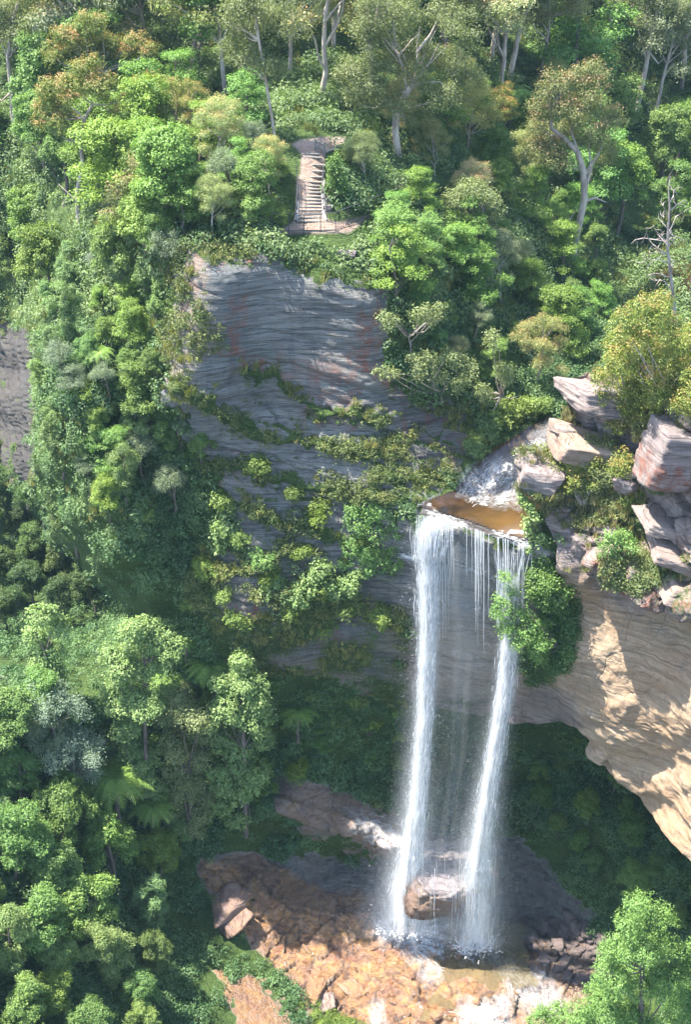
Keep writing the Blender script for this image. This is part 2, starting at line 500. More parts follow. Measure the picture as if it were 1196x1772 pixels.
disp = cliff_disp(PAw, GX, GY) * allrock * (1 - 0.62 * softpoly(GX, GY, [(300, 400), (720, 400), (720, 700), (300, 660)], 60)) * (1 - creek) * (1 - stair)
disp += (1 - allrock) * (1 - creek) * (1 - stair) * (1 - floor) * fbm(PAw * 0.5, 4, 61) * 0.35
# slabs of the rock floor
rot = np.array([[0.8, 0.6, 0], [-0.6, 0.8, 0], [0, 0, 1]])
Q = PAw @ rot.T * np.array([0.55, 0.95, 0.6]) + fbm(PAw * 0.6, 3, 71)[..., None] * 0.5
f1, ed, rid = cells(Q, 51)
f1b, edb, ridb = cells(Q * 2.9 + 7, 53)
slab = (rid - 0.5) * 0.36 - 0.16 * np.exp(-(ed / 0.04) ** 2) + (ridb - 0.5) * 0.13 - 0.04 * np.exp(-(edb / 0.05) ** 2) + fbm(PAw * 0.9, 5, 73) * 0.12
wS = PAw[..., 0] * 0.55 + PAw[..., 1] * 0.75 + PAw[..., 2] * 0.5 + fbm(PAw * 0.25, 3, 97) * 0.9
slab += (layers(wS / 0.9, 98, 0.1) - 0.5) * 0.5 + (layers(wS / 0.23, 99, 0.25) - 0.5) * 0.12
pool_m = mx(softpoly(jx, jy, [(715, 1660), (760, 1640), (850, 1655), (905, 1690), (850, 1712), (740, 1700)], 12),
            softpoly(jx, jy, [(725, 1700), (780, 1710), (800, 1745), (740, 1740)], 10),
            softpoly(jx, jy, [(600, 1615), (650, 1618), (655, 1640), (610, 1640)], 8),
            softpoly(jx, jy, [(800, 1600), (860, 1600), (900, 1640), (840, 1650)], 10))
slab = slab * (1 - pool_m) - 0.25 * pool_m
disp = disp * (1 - floor) + floor * slab
disp += darkrock * (1 - floor) * ((layers(wS / 0.6, 96, 0.2) - 0.5) * 0.4 + (layers(wS / 0.2, 95, 0.25) - 0.5) * 0.14)
step_m = softpoly(GX, GY, [(470, 1375), (700, 1440), (700, 1476), (600, 1446), (480, 1404)], 6)
disp += step_m * 0.25
disp += ledge1 * ((layers(wS / 0.5, 196, 0.2) - 0.5) * 0.3 + (layers(wS / 0.17, 195, 0.25) - 0.5) * 0.12)
dirn = NA.copy()
dirn[..., 2] *= np.where(floor > 0.5, 1.0, 0.4)
PAd = PAw + dirn * disp[..., None]
# grass covered ledges that cross the cliff
LEDGES = [[(355, 700), (430, 738), (520, 765), (600, 778), (680, 765)], [(360, 790), (450, 820), (560, 836), (640, 862), (700, 872)],
          [(420, 870), (500, 903), (560, 925), (620, 940)], [(430, 655), (500, 662)], [(540, 690), (600, 715), (660, 712)],
          [(640, 820), (740, 830)], [(300, 660), (360, 690)], [(440, 1020), (560, 1040), (700, 1080)], [(330, 1000), (480, 960)]]
led = np.zeros_like(GX)
for L in LEDGES:
    led = np.maximum(led, np.exp(-(dline(jx, jy, L) / 13.0) ** 2))
PAd[..., 1] -= led * 0.35
NA2 = grid_normals(PAd)

iron = np.zeros_like(GX)
for poly in ([(375, 430), (395, 430), (390, 470), (372, 465)], [(415, 425), (440, 430), (455, 455), (420, 445)], [(395, 560), (415, 560), (420, 600), (400, 640)],
             [(380, 600), (480, 620), (500, 660), (400, 650)], [(610, 540), (650, 540), (660, 640), (610, 640)], [(350, 1050), (480, 1060), (640, 1110), (500, 1110), (440, 1130), (370, 1110)],
             [(640, 480), (680, 520), (700, 600), (650, 560)], [(1020, 660), (1060, 660), (1060, 700), (1000, 700)], [(700, 560), (760, 650), (700, 680), (650, 640)]):
    iron = np.maximum(iron, softpoly(jx, jy, poly, 16))
iron = np.clip(iron + 0.55 * rocky * sstep(0.12, 0.4, fbm(PAw * np.array([0.5, 0.5, 0.2]), 4, 81)), 0, 1)
moss = np.clip(1.1 - allrock * 0.95 - floor * 1.1, 0, 1)
moss = np.maximum(moss, led * 0.9)
moss = np.maximum(moss, allrock * np.clip((NA2[..., 2] - 0.45) * 1.6, 0, 0.75) * (1 - floor) * (1 - ledge1) * (1 - darkrock))
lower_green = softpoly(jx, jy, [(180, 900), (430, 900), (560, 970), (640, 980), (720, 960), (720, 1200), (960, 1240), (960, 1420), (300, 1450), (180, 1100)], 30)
moss = np.maximum(moss, lower_green * (0.50 + 0.4 * fbm(PAw * 0.35, 4, 83)) * (1 - ledge1))
moss = moss * (1 - creek) * (1 - stair) * (1 - ledge1) * (1 - darkrock * 0.9) * (1 - lowstrip) * (1 - floor)
moss = np.maximum(moss, floor * softpoly(jx, jy, [(350, 1590), (450, 1640), (500, 1740), (640, 1772), (560, 1830), (400, 1700)], 20) * 0.9)
wet = mx(floor, ledge1, darkrock, creek, lowstrip, softpoly(GX, GY, [(700, 890), (930, 940), (920, 1100), (850, 1240), (700, 1240)], 40) * 0.8)
orange = mx(floor, ledge1 * 0.65, lowstrip, creek * 0.1) * (1 - 0.35 * softpoly(jx, jy, [(840, 1600), (1100, 1600), (1000, 1800), (850, 1760)], 40))
bound_tan = softpoly(jx, jy, [(640, 1060), (960, 1090), (960, 1250), (700, 1210)], 40)
tanm = mx(ridgerock * 0.25, 0.35 * softpoly(jx, jy, [(400, 1110), (660, 1170), (660, 1210), (480, 1160)], 12), 0.4 * bound_tan)
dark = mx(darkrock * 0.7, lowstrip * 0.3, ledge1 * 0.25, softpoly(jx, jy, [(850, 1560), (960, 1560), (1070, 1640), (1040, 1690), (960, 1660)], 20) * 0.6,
          lower_green * 0.35 * (1 - ledge1), farwall * 0.8, np.exp(-(ed / 0.04) ** 2) * floor * 0.8, np.exp(-(edb / 0.06) ** 2) * floor * 0.35, creek * 0.85,  # far wall and creek bed: shade put into the rock colour
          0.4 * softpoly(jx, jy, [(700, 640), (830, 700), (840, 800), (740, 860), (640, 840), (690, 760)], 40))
far_for = (1 - allrock) * (1 - floor) * (1 - stair) * (1 - creek)
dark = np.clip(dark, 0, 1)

M_ROCK = rock_material('sandstone', (0.175, 0.19, 0.185), (0.25, 0.235, 0.215))
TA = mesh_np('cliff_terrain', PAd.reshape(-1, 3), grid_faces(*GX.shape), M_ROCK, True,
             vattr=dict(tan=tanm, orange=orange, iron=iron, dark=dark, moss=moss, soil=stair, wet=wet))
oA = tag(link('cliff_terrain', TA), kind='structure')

# ---------------------------------------------------------------- right hand cliff in front
PB = [
 (1010,655,60.6),(1060,650,60.0),(1050,715,58.9),(985,712,60.3),(1000,735,60.4),(975,770,59.4),(1050,800,58.2),(1020,780,58.4),(940,785,59.2),(905,800,58.7),(905,845,58.2),(950,850,58.0),
 (960,905,57.6),(1010,900,57.4),(1000,860,58.4),(1100,900,56.5),(1100,850,57.6),(1130,735,57.4),(1196,720,56.2),(1196,790,55.2),(1130,800,56.6),(1196,840,55.6),(1150,860,56.8),(1196,900,54.9),
 (1100,760,58.6),(1060,960,56.1),(1040,965,56.2),(1120,985,54.9),(1196,1040,53.4),(1100,930,56.3),(1196,960,54.3),(1050,1010,56.7),(1150,1065,55.0),(1196,1095,54.1),
 (960,1000,57.6),(1000,1060,57.0),(1100,1110,55.6),(1196,1160,53.4),(1000,1150,56.4),(1100,1200,54.6),(1196,1250,52.3),(930,1130,58.6),(880,1190,60.2),(950,1200,58.0),(880,1232,60.3),
 (1000,1252,57.2),(960,1240,58.4),(1060,1290,55.4),(1040,1320,56.6),(1110,1380,54.4),(1150,1330,53.5),(1196,1400,51.6),(1196,1495,50.8),(1120,1400,54.6),
 (1350,700,53.5),(1500,640,53),(1500,900,51),(1400,1100,48.5),(1350,1300,47),(1500,1300,44),(1350,1600,46),(1500,1750,43),(1200,640,59),(1350,560,58),(1500,500,58),(1100,600,62),(1250,620,58),
]
by = axis([(560, 640, 16), (640, 1500, 480), (1500, 1760, 40)])
XL = np.interp(by, [560, 640, 655, 690, 705, 720, 745, 775, 790, 800, 845, 860, 900, 940, 1000, 1100, 1150, 1185, 1236, 1246, 1256, 1275, 1320, 1330, 1400, 1500, 1640, 1760],
               [1090, 1042, 1000, 985, 1005, 978, 975, 968, 905, 899, 903, 930, 945, 968, 975, 925, 895, 868, 872, 900, 1000, 1022, 1018, 1045, 1118, 1196, 1295, 1380])
bu = axis([(0, 0.62, 360), (0.62, 1, 50)])
BU, BV = np.meshgrid(bu, by)
BX = XL[:, None] * (1 - BU) + 1520 * BU
YB = rbf(PB, BX, BV, 12.0)
PBw = at(BX, BV, YB)
NB = grid_normals(PBw)
bjx = BX + fbm(PBw * 0.5, 3, 191) * 14
bjy = BV + fbm(PBw * 0.5 + 9, 3, 192) * 14
topz = softpoly(bjx, bjy, [(860, 500), (1560, 500), (1560, 1250), (1260, 1090), (1196, 1060), (1110, 1000), (1040, 990), (1020, 940), (950, 895), (880, 860)], 16)
xx, yy, zz = PBw[..., 0], PBw[..., 1], PBw[..., 2]
warp = fbm(PBw * 0.16, 3, 205)
wB = zz + 0.12 * xx - 0.1 * yy + warp * 1.2
blk = (layers(wB / 1.15, 211, 0.10) - 0.5) * 0.95 + (layers(wB / 0.36, 223, 0.2) - 0.5) * 0.34
c1, ce, cr = cells(np.stack([xx * 0.5, yy * 0.5, wB * 0.8], -1) + fbm(PBw * 0.5, 2, 277)[..., None] * 0.2, 241)
blk += (cr - 0.5) * 0.7 - 0.3 * np.exp(-(ce / 0.06) ** 2)
c2, ce2, cr2 = cells(np.stack([xx * 1.7, yy * 1.7, wB * 2.6], -1), 251)
blk += (cr2 - 0.5) * 0.2 - 0.1 * np.exp(-(ce2 / 0.08) ** 2)
wF = zz * 0.75 + 0.66 * xx + fbm(PBw * 0.22, 3, 207) * 1.1          # flaking planes that dip to the right on the big face
face = (layers(wF / 1.5, 261, 0.5) - 0.5) * 0.45 + (layers(wF / 0.42, 263, 0.5) - 0.5) * 0.08 + fbm(PBw * 0.3, 4, 265) * 0.5 + fbm(PBw * 1.6, 4, 267) * 0.08 + (layers(wF / 0.14 + fbm(PBw * 0.9, 2, 266), 268, 0.4) - 0.5) * 0.03
c3, ce3, cr3 = cells(PBw * np.array([0.35, 0.35, 0.35]) + fbm(PBw * 0.4, 2, 269)[..., None] * 0.3, 271)
face -= 0.05 * np.exp(-(ce3 / 0.014) ** 2)
dB = blk * topz * 0.9 + face * (1 - topz)
edge = sstep(0, 0.03, BU)
# rock shelf (iron red) that sticks out of the face, and the rim
shelf = softpoly(bjx, bjy, [(1030, 955), (1080, 950), (1196, 1010), (1330, 1110), (1330, 1150), (1196, 1062), (1110, 1020), (1032, 988)], 10)
dB += shelf * 0.9 + softpoly(bjx, bjy, [(890, 780), (1000, 800), (1250, 800), (1330, 1100), (1196, 1050), (1110, 1000), (1040, 985), (1000, 930), (940, 880), (900, 850)], 16) * 0.35
PBd = PBw + NB * dB[..., None]
# skirt: wrap the sheet round behind itself so the mass is solid from the side
up_w = np.clip((900 - by) / 120, 0, 1)[:, None]
def skirt_cols(P, k, offs):
    return [P[:, k] + np.array(o) * (1 - up_w) + np.array((o[0], o[1] * 0.6, -o[1] * 1.3)) * up_w for o in offs]
left = np.stack(skirt_cols(PBd, 0, [(5.0, 11.0, 0.5), (2.6, 5.0, 0.2), (1.0, 1.8, 0.1), (0.25, 0.5, 0.02)]), 1)
PBf = np.concatenate([left, PBd], 1)
bot = np.stack([PBf[-1] + np.array(o) for o in [(0.2, 0.8, -0.1), (0.8, 4, 0), (2, 12, 0)]], 0)
top = np.stack([PBf[0] + np.array(o) for o in [(5, 9, -16), (2, 3.5, -5)]], 0)
PBf = np.concatenate([top, PBf, bot], 0)
def padB(a, v=None):
    a = np.concatenate([np.repeat(a[:, :1], 4, 1), a], 1)
    return np.concatenate([np.repeat(a[:1], 2, 0), a, np.repeat(a[-1:], 3, 0)], 0)
ironB = mx(shelf * 0.9, softpoly(bjx, bjy, [(1130, 760), (1196, 780), (1300, 900), (1196, 850), (1140, 800)], 14), softpoly(bjx, bjy, [(980, 790), (1080, 790), (1060, 830), (1000, 830)], 12) * 0.7,
           softpoly(bjx, bjy, [(1090, 850), (1150, 880), (1140, 960), (1080, 930)], 20) * 0.8, topz * 0.35 * (fbm(PBw * 0.5, 3, 281) > 0.15))
mossB = topz * np.clip(0.22 + 0.5 * fbm(PBw * 0.45, 4, 283), 0, 0.8)
mossB = np.maximum(mossB, softpoly(bjx, bjy, [(1000, 740), (1060, 760), (1140, 900), (1110, 940), (1020, 880), (920, 850), (960, 790)], 30) * 0.7)
mossB = np.maximum(mossB, softpoly(bjx, bjy, [(880, 1000), (1000, 1030), (1000, 1160), (930, 1200), (880, 1150)], 30) * 0.75)
mossB = np.maximum(mossB, 0.9 * softpoly(bjx, bjy, [(1050, 500), (1560, 500), (1560, 720), (1240, 700), (1120, 700), (1060, 640)], 20))
tanB = (1 - topz) * 0.95 + topz * 0.25
tanB *= 1 - 0.85 * softpoly(bjx, bjy, [(900, 830), (960, 900), (1060, 920), (1030, 960), (1130, 1010), (1100, 1060), (1000, 980), (940, 940)], 30)
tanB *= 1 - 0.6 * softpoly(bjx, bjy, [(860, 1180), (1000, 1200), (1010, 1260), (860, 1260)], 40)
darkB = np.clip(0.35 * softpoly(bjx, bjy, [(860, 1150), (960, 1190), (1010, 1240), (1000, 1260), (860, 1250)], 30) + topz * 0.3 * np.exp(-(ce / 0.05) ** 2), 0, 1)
zB = np.zeros_like(BX)
M_ROCKB = rock_material('sandstone_right', (0.25, 0.21, 0.22), (0.34, 0.29, 0.28), (0.1, -0.12, 0))
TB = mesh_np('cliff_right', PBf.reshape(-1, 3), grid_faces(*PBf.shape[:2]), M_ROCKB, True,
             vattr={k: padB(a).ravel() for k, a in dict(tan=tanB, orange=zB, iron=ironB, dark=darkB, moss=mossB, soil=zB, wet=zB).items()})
oB = tag(link('right_cliff', TB), kind='structure')

def bvh_of(P, faces):
    return BVHTree.FromPolygons([tuple(p) for p in P.reshape(-1, 3).tolist()], [tuple(f) for f in faces.tolist()])
# coarse collision meshes
PAc = PAd[::3, ::3]
BVA = bvh_of(PAc, grid_faces(*PAc.shape[:2]))
PBc = PBf[::2, ::2]
BVB = bvh_of(PBc, grid_faces(*PBc.shape[:2]))

def hit(px, py, which='AB'):
    """point of the ground seen at photo pixel"""
    a, b, c = ray(px, py)
    d = Vector((float(a), float(b), float(c))).normalized()
    o = Vector((0, 0, CAM_H))
    best = None
    for k, bv in (('A', BVA), ('B', BVB)):
        if k not in which: continue
        r = bv.ray_cast(o, d)
        if r[0] is not None and (best is None or r[3] < best[3]): best = r
    return (best[0], best[1]) if best else (None, None)
# ---------------------------------------------------------------- foliage
def leaf_material(name, transl=0.35):
    s = NT(name)
    oi = s.n('ShaderNodeObjectInfo')
    v = s.attr('lc').outputs['Vector']
    c = s.mix(1.0, oi.outputs['Color'], v, 'MULTIPLY')
    d = s.n('ShaderNodeBsdfDiffuse'); s.l(c, d.inputs[0])
    g = s.n('ShaderNodeBsdfGlossy'); g.inputs['Roughness'].default_value = 0.6; g.inputs['Color'].default_value = (0.9, 0.95, 1, 1)
    t = s.n('ShaderNodeBsdfTranslucent')
    tc = s.mix(1.0, c, (1.15, 1.25, 0.55), 'MULTIPLY'); s.l(tc, t.inputs[0])
    m1 = s.n('ShaderNodeMixShader'); m1.inputs[0].default_value = transl
    s.l(d.outputs[0], m1.inputs[1]); s.l(t.outputs[0], m1.inputs[2])
    m2 = s.n('ShaderNodeMixShader'); m2.inputs[0].default_value = 0.02
    s.l(m1.outputs[0], m2.inputs[1]); s.l(g.outputs[0], m2.inputs[2])
    s.l(m2.outputs[0], s.out.inputs[0])
    return s.m

def bark_material(name, a, b, scale=3.0):
    s = NT(name)
    n = s.noise(scale, 5, 0.6, s.mapping((1, 1, 0.35)))
    n2 = s.noise(scale * 5, 4, 0.6, s.mapping((1, 1, 0.3)))
    c = s.mix(s.ramp(n, [(0.38, 0.0), (0.62, 1.0)]), a, b)
    bm = s.n('ShaderNodeBump'); bm.inputs['Distance'].default_value = 0.03; s.l(n2, bm.inputs['Height'])
    p = principled(s, c, 0.85, 0.2, bm.outputs[0]); s.l(p.outputs[0], s.out.inputs[0])
    return s.m

M_LEAF = leaf_material('leaves')
M_PALE = bark_material('pale_bark', (0.42, 0.37, 0.32), (0.24, 0.19, 0.16))
M_BARK = bark_material('grey_brown_bark', (0.16, 0.13, 0.11), (0.08, 0.065, 0.055))
M_DEAD = bark_material('bleached_wood', (0.36, 0.32, 0.29), (0.19, 0.15, 0.135))

def rng(seed): return np.random.default_rng(seed)

def unit(v): return v / (np.linalg.norm(v, axis=-1, keepdims=True) + 1e-9)

def leaf_quads(P, N, size, R, aspect=0.45, droop=0.0):
    """kite shaped leaves at P, facing N; returns verts, faces"""
    n = len(P)
    a = R.normal(size=(n, 3)); a[:, 2] -= droop
    a = unit(a - (a * N).sum(-1, keepdims=True) * N)
    b = np.cross(N, a)
    s = (size * R.uniform(0.65, 1.35, n))[:, None]
    mid = P + a * s * 0.05 + N * s * 0.10
    v = np.stack([P - a * s * 0.5, mid + b * s * aspect * 0.5, P + a * s * 0.5, mid - b * s * aspect * 0.5], 1)
    return v.reshape(-1, 3), np.arange(n * 4).reshape(n, 4)

def clump_leaves(cl, R, density, size, aspect, upbias=0.5, tuft=9, spread=0.10, droop=0.0, fill=0.55):
    """cl: list of (centre, (rx,ry,rz)). tufts on an uneven shell of every clump, leaves round every tuft"""
    PP, NN, HH = [], [], []
    for c, r in cl:
        c = np.array(c, float); r = np.array(r, float)
        area = 4 * math.pi * ((r[0] * r[1]) ** 1.6 / 3 + (r[0] * r[2]) ** 1.6 / 3 + (r[1] * r[2]) ** 1.6 / 3) ** (1 / 1.6)
        nt_ = max(6, int(area * density / tuft))
        d = unit(R.normal(size=(nt_, 3)))
        d = d[(d[:, 2] > -0.55) | (R.random(nt_) < 0.25)]
        # uneven shell
        k = 0.78 + 0.34 * vnoise(d * 2.1 + c * 3.7, 3) + R.normal(size=len(d)) * 0.05
        k = np.where(R.random(len(d)) < 0.25, k * R.uniform(fill, 1, len(d)), k)
        tc = c + d * r * k[:, None]
        h = R.random(len(tc))
        Pq = np.repeat(tc, tuft, 0) + R.normal(size=(len(tc) * tuft, 3)) * spread
        dn = unit(d / r)
        Nq = unit(np.repeat(dn, tuft, 0) * 0.9 + np.array([0, 0, upbias]) + R.normal(size=Pq.shape) * 0.55)
        PP.append(Pq); NN.append(Nq); HH.append(np.repeat(h, tuft))
    P = np.concatenate(PP); N = np.concatenate(NN); H = np.concatenate(HH)
    v, f = leaf_quads(P, N, size, R, aspect, droop)
    return v, f, H, N, P

def crown_mesh(name, clumps, seed, density=60, size=0.17, aspect=0.5, upbias=0.5, spread=0.1, droop=0.0,
               ca=(1, 1, 1), cb=(1, 1, 1), tip=None, tipz=None, fill=0.55):
    R = rng(seed)
    v, f, H, N, P = clump_leaves(clumps, R, density, size, aspect, upbias, 9, spread, droop, fill)
    t = np.clip(H * 0.75 + R.random(len(H)) * 0.25, 0, 1)[:, None]
    col = np.array(ca) * (1 - t) + np.array(cb) * t
    col = col * (0.78 + 0.44 * R.random(len(H)))[:, None]
    if tip is not None:      # flush of young coloured leaves in the upper outer part of each clump
        cc = np.array([c for c, r in clumps]); rr = np.array([r[2] for c, r in clumps])
        d2 = ((P[:, None] - cc[None]) ** 2).sum(-1); k = d2.argmin(1)
        up = (P[:, 2] - cc[k][:, 2]) / rr[k]
        w = (sstep(0.25, 0.95, up + R.normal(size=len(up)) * 0.2) * (R.random(len(up)) < 0.7))[:, None]
        col = col * (1 - w) + np.array(tip) * w
    return mesh_np(name, v, f, M_LEAF, False, fattr={'lc': col})

def limb_path(p0, p1, R, bend=0.12, n=6):
    p0 = np.array(p0, float); p1 = np.array(p1, float)
    L = np.linalg.norm(p1 - p0)
    o1 = R.normal(size=3) * L * bend; o2 = R.normal(size=3) * L * bend
    t = np.linspace(0, 1, n)[:, None]
    b = p0 * (1 - t) ** 3 + 3 * (p0 + (p1 - p0) * 0.33 + o1) * t * (1 - t) ** 2 + 3 * (p0 + (p1 - p0) * 0.66 + o2 + np.array([0, 0, -0.06 * L])) * t * t * (1 - t) + p1 * t ** 3
    return b

def trunk_mesh(name, mat, path, rads, clumps, R, limb_r=0.06, maxlimbs=14):
    g = Geo()
    tube(g, path, rads, 8)
    P = np.array([list(p) for p in path], float)
    order = R.permutation(len(clumps))[:maxlimbs]
    for i in order:
        c = np.array(clumps[i][0], float)
        # leave the trunk below the clump
        cand = [k for k in range(len(P)) if P[k][2] < c[2] - 0.25]
        if not cand: cand = [len(P) // 2]
        k = cand[-1] if len(cand) < 3 else cand[-R.integers(1, min(4, len(cand)))]
        lp = limb_path(P[k], c, R)
        r0 = min(rads[k] * 0.7, limb_r * (0.8 + 0.4 * R.random()))
        tube(g, lp, np.linspace(r0, r0 * 0.28, len(lp)), 5)
    return g.mesh(name, mat, True)

def wobble_path(H, lean, R, n=9, amp=0.18):
    z = np.linspace(-0.6, H, n)
    t = np.linspace(0, 1, n)
    ox = np.cumsum(R.normal(size=n)) * amp * 0.6; oy = np.cumsum(R.normal(size=n)) * amp * 0.6
    ox -= ox[0]; oy -= oy[0]
    return np.stack([ox + lean[0] * t, oy + lean[1] * t, z], 1)

TEMPL = {}
def template(kind, i):
    """(trunk mesh, crown mesh) for a unit tree of the kind; its crown top is at about z = 1 * height"""
    key = (kind, i)
    if key in TEMPL: return TEMPL[key]
    R = rng(sum(ord(ch) for ch in kind) * 31 + i * 7 + 5)
    cl = []
    if kind in ('gum', 'blush_gum'):
        H = 8.0; crow = 2.3
        path = wobble_path(H * 0.86, R.normal(size=2) * 0.6, R)
        n = 30
        for k in range(n):
            a = k * 2.4 + R.random(); rr = crow * math.sqrt((k + 0.5) / n) * R.uniform(0.8, 1.1)
            zz = H * (0.96 - 0.26 * (rr / crow) ** 1.6) + R.normal() * 0.45 - (R.random() < 0.45) * R.uniform(0.8, 2.6)
            s_ = R.uniform(0.55, 0.95)
            cl.append(((path[-1][0] + rr * math.cos(a), path[-1][1] + rr * math.sin(a), zz), (s_, s_, s_ * 0.62)))
        rads = np.linspace(0.125, 0.04, 9)
        T = trunk_mesh(kind + '_trunk', M_PALE, path, rads, cl, R, 0.07, 16)
        if kind == 'gum':
            K = crown_mesh(kind + '_crown', cl, i + 3, 120, 0.15, 0.34, 0.35, 0.15, 0.6, (0.14, 0.175, 0.07), (0.25, 0.27, 0.125), tip=(0.30, 0.22, 0.11) if i % 2 else None, fill=0.3)
        else:
            K = crown_mesh(kind + '_crown', cl, i + 9, 150, 0.135, 0.4, 0.5, 0.12, 0.4, (0.11, 0.15, 0.035), (0.17, 0.20, 0.05), tip=(0.33, 0.205, 0.085), fill=0.4)
    elif kind == 'rainforest':
        H = 7.5
        path = wobble_path(H * 0.8, R.normal(size=2) * 0.4, R)
        for k in range(30):
            d = unit(R.normal(size=3)); d[2] = abs(d[2]) * 1.35 - 0.35
            q = R.uniform(0.5, 1.0)
            s_ = R.uniform(0.5, 0.9)
            cl.append(((path[-1][0] + d[0] * 1.75 * q, path[-1][1] + d[1] * 1.75 * q, H * 0.58 + d[2] * 2.9 * q), (s_, s_, s_ * 0.8)))
        T = trunk_mesh(kind + '_trunk', M_BARK, path, np.linspace(0.17, 0.06, 9), cl, R, 0.05, 10)
        K = crown_mesh(kind + '_crown', cl, i + 21, 160, 0.135, 0.62, 0.75, 0.10, 0.1, (0.055, 0.115, 0.022), (0.15, 0.235, 0.05))
    elif kind == 'column':
        H = 8.5
        path = wobble_path(H * 0.85, R.normal(size=2) * 0.3, R)
        for k in range(38):
            zz = R.uniform(0.22, 0.98)
            rad = 1.75 * math.sin(math.pi * min(1, (1.06 - zz) * 1.15) ** 0.7) * R.uniform(0.4, 1.0)
            a = R.uniform(0, 6.28); s_ = R.uniform(0.5, 0.85)
            cl.append(((rad * math.cos(a), rad * math.sin(a), H * zz), (s_, s_, s_ * 0.85)))
        T = trunk_mesh(kind + '_trunk', M_BARK, path, np.linspace(0.16, 0.05, 9), cl, R, 0.05, 10)
        K = crown_mesh(kind + '_crown', cl, i + 31, 150, 0.14, 0.6, 0.7, 0.10, 0.1, (0.06, 0.12, 0.03), (0.15, 0.22, 0.07))
    elif kind == 'wattle':
        H = 6.5
        path = wobble_path(H * 0.8, R.normal(size=2) * 0.5, R)
        for k in range(26):
            d = unit(R.normal(size=3)); d[2] = abs(d[2]) - 0.2
            q = R.uniform(0.5, 1.0); s_ = R.uniform(0.4, 0.75)
            cl.append(((path[-1][0] + d[0] * 1.6 * q, path[-1][1] + d[1] * 1.6 * q, H * 0.68 + d[2] * 2.0 * q), (s_, s_, s_ * 0.7)))
        T = trunk_mesh(kind + '_trunk', M_BARK, path, np.linspace(0.13, 0.05, 9), cl, R, 0.05, 10)
        K = crown_mesh(kind + '_crown', cl, i + 41, 130, 0.13, 0.35, 0.6, 0.13, 0.2, (0.13, 0.19, 0.13), (0.25, 0.30, 0.21), fill=0.3)
    elif kind == 'layered':
        H = 5.0
        path = wobble_path(H * 0.9, R.normal(size=2) * 0.4, R)
        for k in range(26):
            a = R.uniform(0, 6.28); zz = R.uniform(0.25, 1.0); rad = (1.25 - zz) * 1.9 * R.uniform(0.2, 1.0) + 0.2
            s_ = R.uniform(0.5, 0.9)
            cl.append(((rad * math.cos(a) + path[-1][0] * zz, rad * math.sin(a), H * zz), (s_, s_, s_ * 0.28)))
        T = trunk_mesh(kind + '_trunk', M_BARK, path, np.linspace(0.11, 0.04, 9), cl, R, 0.04, 10)
        K = crown_mesh(kind + '_crown', cl, i + 51, 150, 0.14, 0.4, 1.2, 0.10, 0.0, (0.07, 0.15, 0.03), (0.15, 0.24, 0.05))
    elif kind == 'bush':
        H = 1.6
        for k in range(12):
            d = unit(R.normal(size=3)); q = R.uniform(0.3, 1.0); s_ = R.uniform(0.3, 0.5)
            cl.append(((d[0] * 0.75 * q, d[1] * 0.75 * q, 0.75 + d[2] * 0.5 * q), (s_, s_, s_ * 0.85)))
        g = Geo()
        for c, r in cl[:8]:
            lp = limb_path((0, 0, -0.3), c, R); tube(g, lp, np.linspace(0.035, 0.012, 6), 4)
        T = g.mesh(kind + '_stems', M_BARK, True)
        K = crown_mesh(kind + '_crown', cl, i + 61, 150, 0.115, 0.45, 0.6, 0.07, 0.0, (0.075, 0.13, 0.03), (0.16, 0.22, 0.06))
    elif kind == 'tree_fern':
        H = 2.4
        path = wobble_path(H, R.normal(size=2) * 0.2, R, 7, 0.06)
        g = Geo(); tube(g, path, np.linspace(0.13, 0.10, 7), 8)
        T = g.mesh(kind + '_trunk', M_BARK, True)
        vs, fs, cs, n = [], [], [], 0
        top = path[-1]
        NF = 18
        for k in range(NF):
            a = 2 * math.pi * k / NF + R.normal() * 0.08
            L = R.uniform(1.35, 1.75); rise = R.uniform(0.35, 0.75)
            dx, dy = math.cos(a), math.sin(a)
            m = 26
            for j in range(1, m):
                t = j / m
                c = np.array([top[0] + dx * L * t, top[1] + dy * L * t, top[2] + rise * math.sin(t * 2.2) * 0.9 - 0.75 * t * t])
                w = 0.36 * math.sin(math.pi * min(1, t * 0.93 + 0.07)) ** 0.7
                side = np.array([-dy, dx, 0.0]); fwd = np.array([dx, dy, -0.5 * t])
                for sgn in (-1, 1):
                    tipp = c + side * sgn * w + fwd * 0.10 + np.array([0, 0, -0.07])
                    hw = fwd * 0.028
                    vs += [c - hw, tipp - hw * 0.3, tipp + hw * 0.3, c + hw]
                    fs.append((n, n + 1, n + 2, n + 3)); n += 4
                    q = R.random()
                    cs.append(np.array([0.12, 0.20, 0.04]) * (1 - q) + np.array([0.22, 0.30, 0.06]) * q)
        K = mesh_np(kind + '_fronds', np.array(vs), np.array(fs), M_LEAF, False, fattr={'lc': np.array(cs)})
        cl = [((0, 0, H), (1, 1, 0.4))]
    TEMPL[key] = (T, K, H)
    return TEMPL[key]
NV = dict(gum=4, blush_gum=3, rainforest=4, column=3, wattle=3, layered=4, bush=4, tree_fern=2)
TRUNKNAME = dict(bush='stem', tree_fern='trunk')
CROWNNAME = dict(tree_fern='fronds')
OBJNAME = dict(gum='gum_tree', blush_gum='gum_tree', rainforest='rainforest_tree', column='rainforest_tree', wattle='wattle_tree', layered='understorey_tree', bush='bush', tree_fern='tree_fern')
CAT = dict(gum='tree', blush_gum='tree', rainforest='tree', column='tree', wattle='tree', layered='tree', bush='bush', tree_fern='fern')
LOOK = dict(gum='airy grey-green gum', blush_gum='orange-tipped olive gum', rainforest='round mid-green tree',
            column='tall pale-green tree', wattle='silvery grey-green wattle', layered='small bright flat-layered tree',
            bush='low green bush', tree_fern='tree fern with spreading bright fronds')
